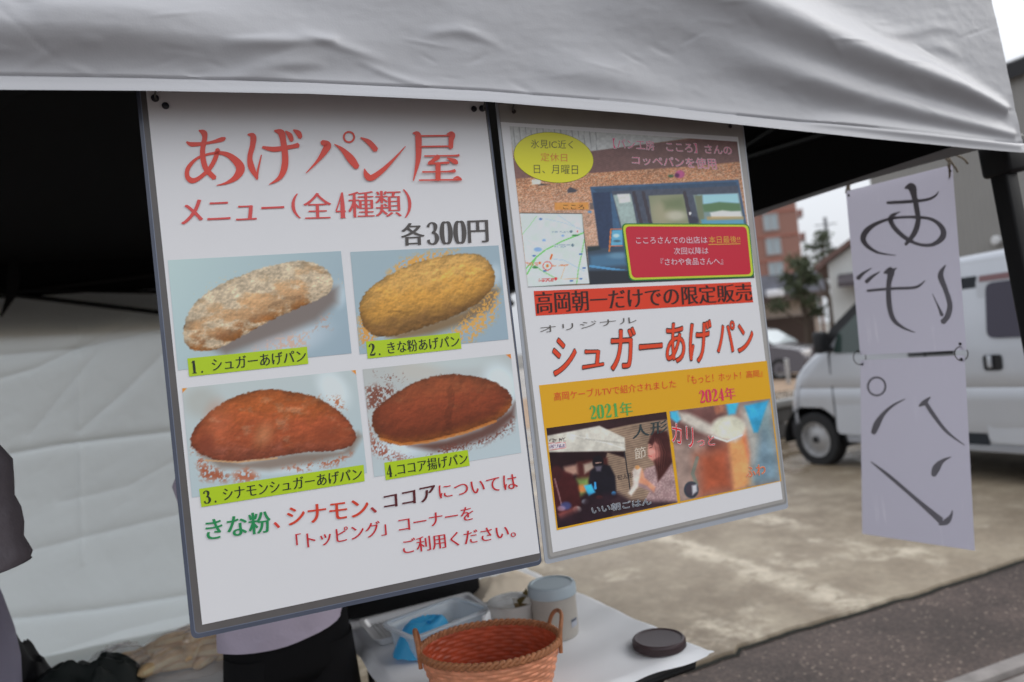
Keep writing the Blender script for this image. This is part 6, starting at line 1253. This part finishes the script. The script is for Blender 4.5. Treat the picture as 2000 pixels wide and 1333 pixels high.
    b_ = B(); b_.loft(rings_, cap=False); shirt = obj('shirt', b_, shirt_m, p, sharp=70)
    for nm, sg in (('R', 1), ('L', -1)):
        sh, el, wr = [np.array(v, float) for v in pose[nm]]; sl = pose.get('sleeve', .9); endp = sh + (el - sh) * sl; path = [sh + np.array([-.115 * sg, 0, .018]), sh, sh * .6 + endp * .4, sh * .2 + endp * .8, endp, endp + (endp - sh) * .01]; rad = pose.get('sleeve_r', (.06, .072, .074, .076, .084, .078))
        P_ = cr([at(*q_) for q_ in path], 3); rr = np.interp(np.linspace(0, 1, len(P_)), np.linspace(0, 1, 6), rad); rr = rr * (1 + .05 * np.sin(np.arange(len(P_)) * 1.9)); obj('sleeve', B().tube(P_, rr, 24, flat=.88), shirt_m, p, sharp=70)
    b_ = B(); b_.loft([ring(at(0, 0, .60 * s), .148, .112), ring(at(0, 0, .55 * s), .160, .122), ring(at(0, 0, .47 * s), .168, .126), ring(at(0, 0, .445 * s), .150, .10)], cap=True)
    for sg in (1, -1):
        lg = pose.get('legs', 0)
        b_.loft([ring(at(.082 * sg, 0, .50 * s), .086, .110), ring(at(.085 * sg, 0, .43 * s), .092, .104, .1, 3), ring(at(.092 * sg + lg * .35, .01, .30 * s), .080, .088, .15, 4), ring(at(.096 * sg + lg * .7, .0, .16 * s), .074, .080, .2, 5), ring(at(.10 * sg + lg, -.005, .045 * s), .070, .078, .2, 6)], cap=False)
        sh_ = B(); c_ = at(.105 * sg + lg, .05, 0); R_ = np.stack([rt, fw, UP], 1); sh_.loft([[c_ + rt * x * w_ + fw * (y * .135) + UP * z for x, y in [(math.cos(q), math.sin(q)) for q in np.linspace(0, 2 * math.pi, 25)[:-1]]] for z, w_ in ((.0, .047), (.02, .05), (.045, .046), (.075, .036))]); obj('shoe', sh_, black_m, p)
    obj('trousers', b_, trouser_m, p, sharp=70)
    if apron is not None:
        b_ = B(); b_.grid([[at(x * w_, .135 * LW * math.sqrt(max(0.05, 1 - (x * w_ / (.19 * LW)) ** 2)) + .012 + .006 * math.sin(x * 7 + z * 20), z * s) for x in np.linspace(-1, 1, 20)] for z, w_ in ((.30, .18), (.42, .18), (.55, .17), (.62, .155))]); obj('apron', b_, apron, p, sharp=70)
    return p
mid = ray(553, 1240) * 1.98 + CAM
black_cloth = mat('black_trousers', (.012, .012, .013), .8, .1)
person('person in a loose pale lavender shirt and black trousers behind the menu poster', (mid[0] + .015, mid[1], 0), math.radians(-62), 1.58,
       {'R': ((.165, 0, 1.28), (.155, .08, 1.03), (.07, .26, 1.10)), 'L': ((-.165, 0, 1.28), (-.15, .08, 1.03), (-.06, .26, 1.13)), 'lean': (.02, .05), 'legs': -.05, 'hem': .525, 'hemtilt': (-.12, 0), 'sleeve': .9},
       mat('shirt_lavender', L(200, 190, 208), .8, .1, noise=(6, .05), bump=(9, .7, .03)), black_cloth)
lq_ = ray(-118, 900) * 1.5 + CAM
person('person in a dark mauve grey short sleeved shirt cut off by the left edge', (-1.362, 1.5, 0), math.radians(-86), 1.66,
       {'R': ((.205, .0, 1.39), (.235, .0, 1.165), (.08, .20, 1.07)), 'L': ((-.205, .0, 1.40), (-.235, .0, 1.165), (-.08, .20, 1.07)), 'lean': (0, .03), 'hem': .62, 'sleeve': .98, 'sleeve_r': (.068, .086, .090, .088, .090, .082)},
       mat('shirt_mauve_grey', L(132, 125, 130), .8, .1, noise=(6, .06), bump=(9, .7, .03)), black_cloth)
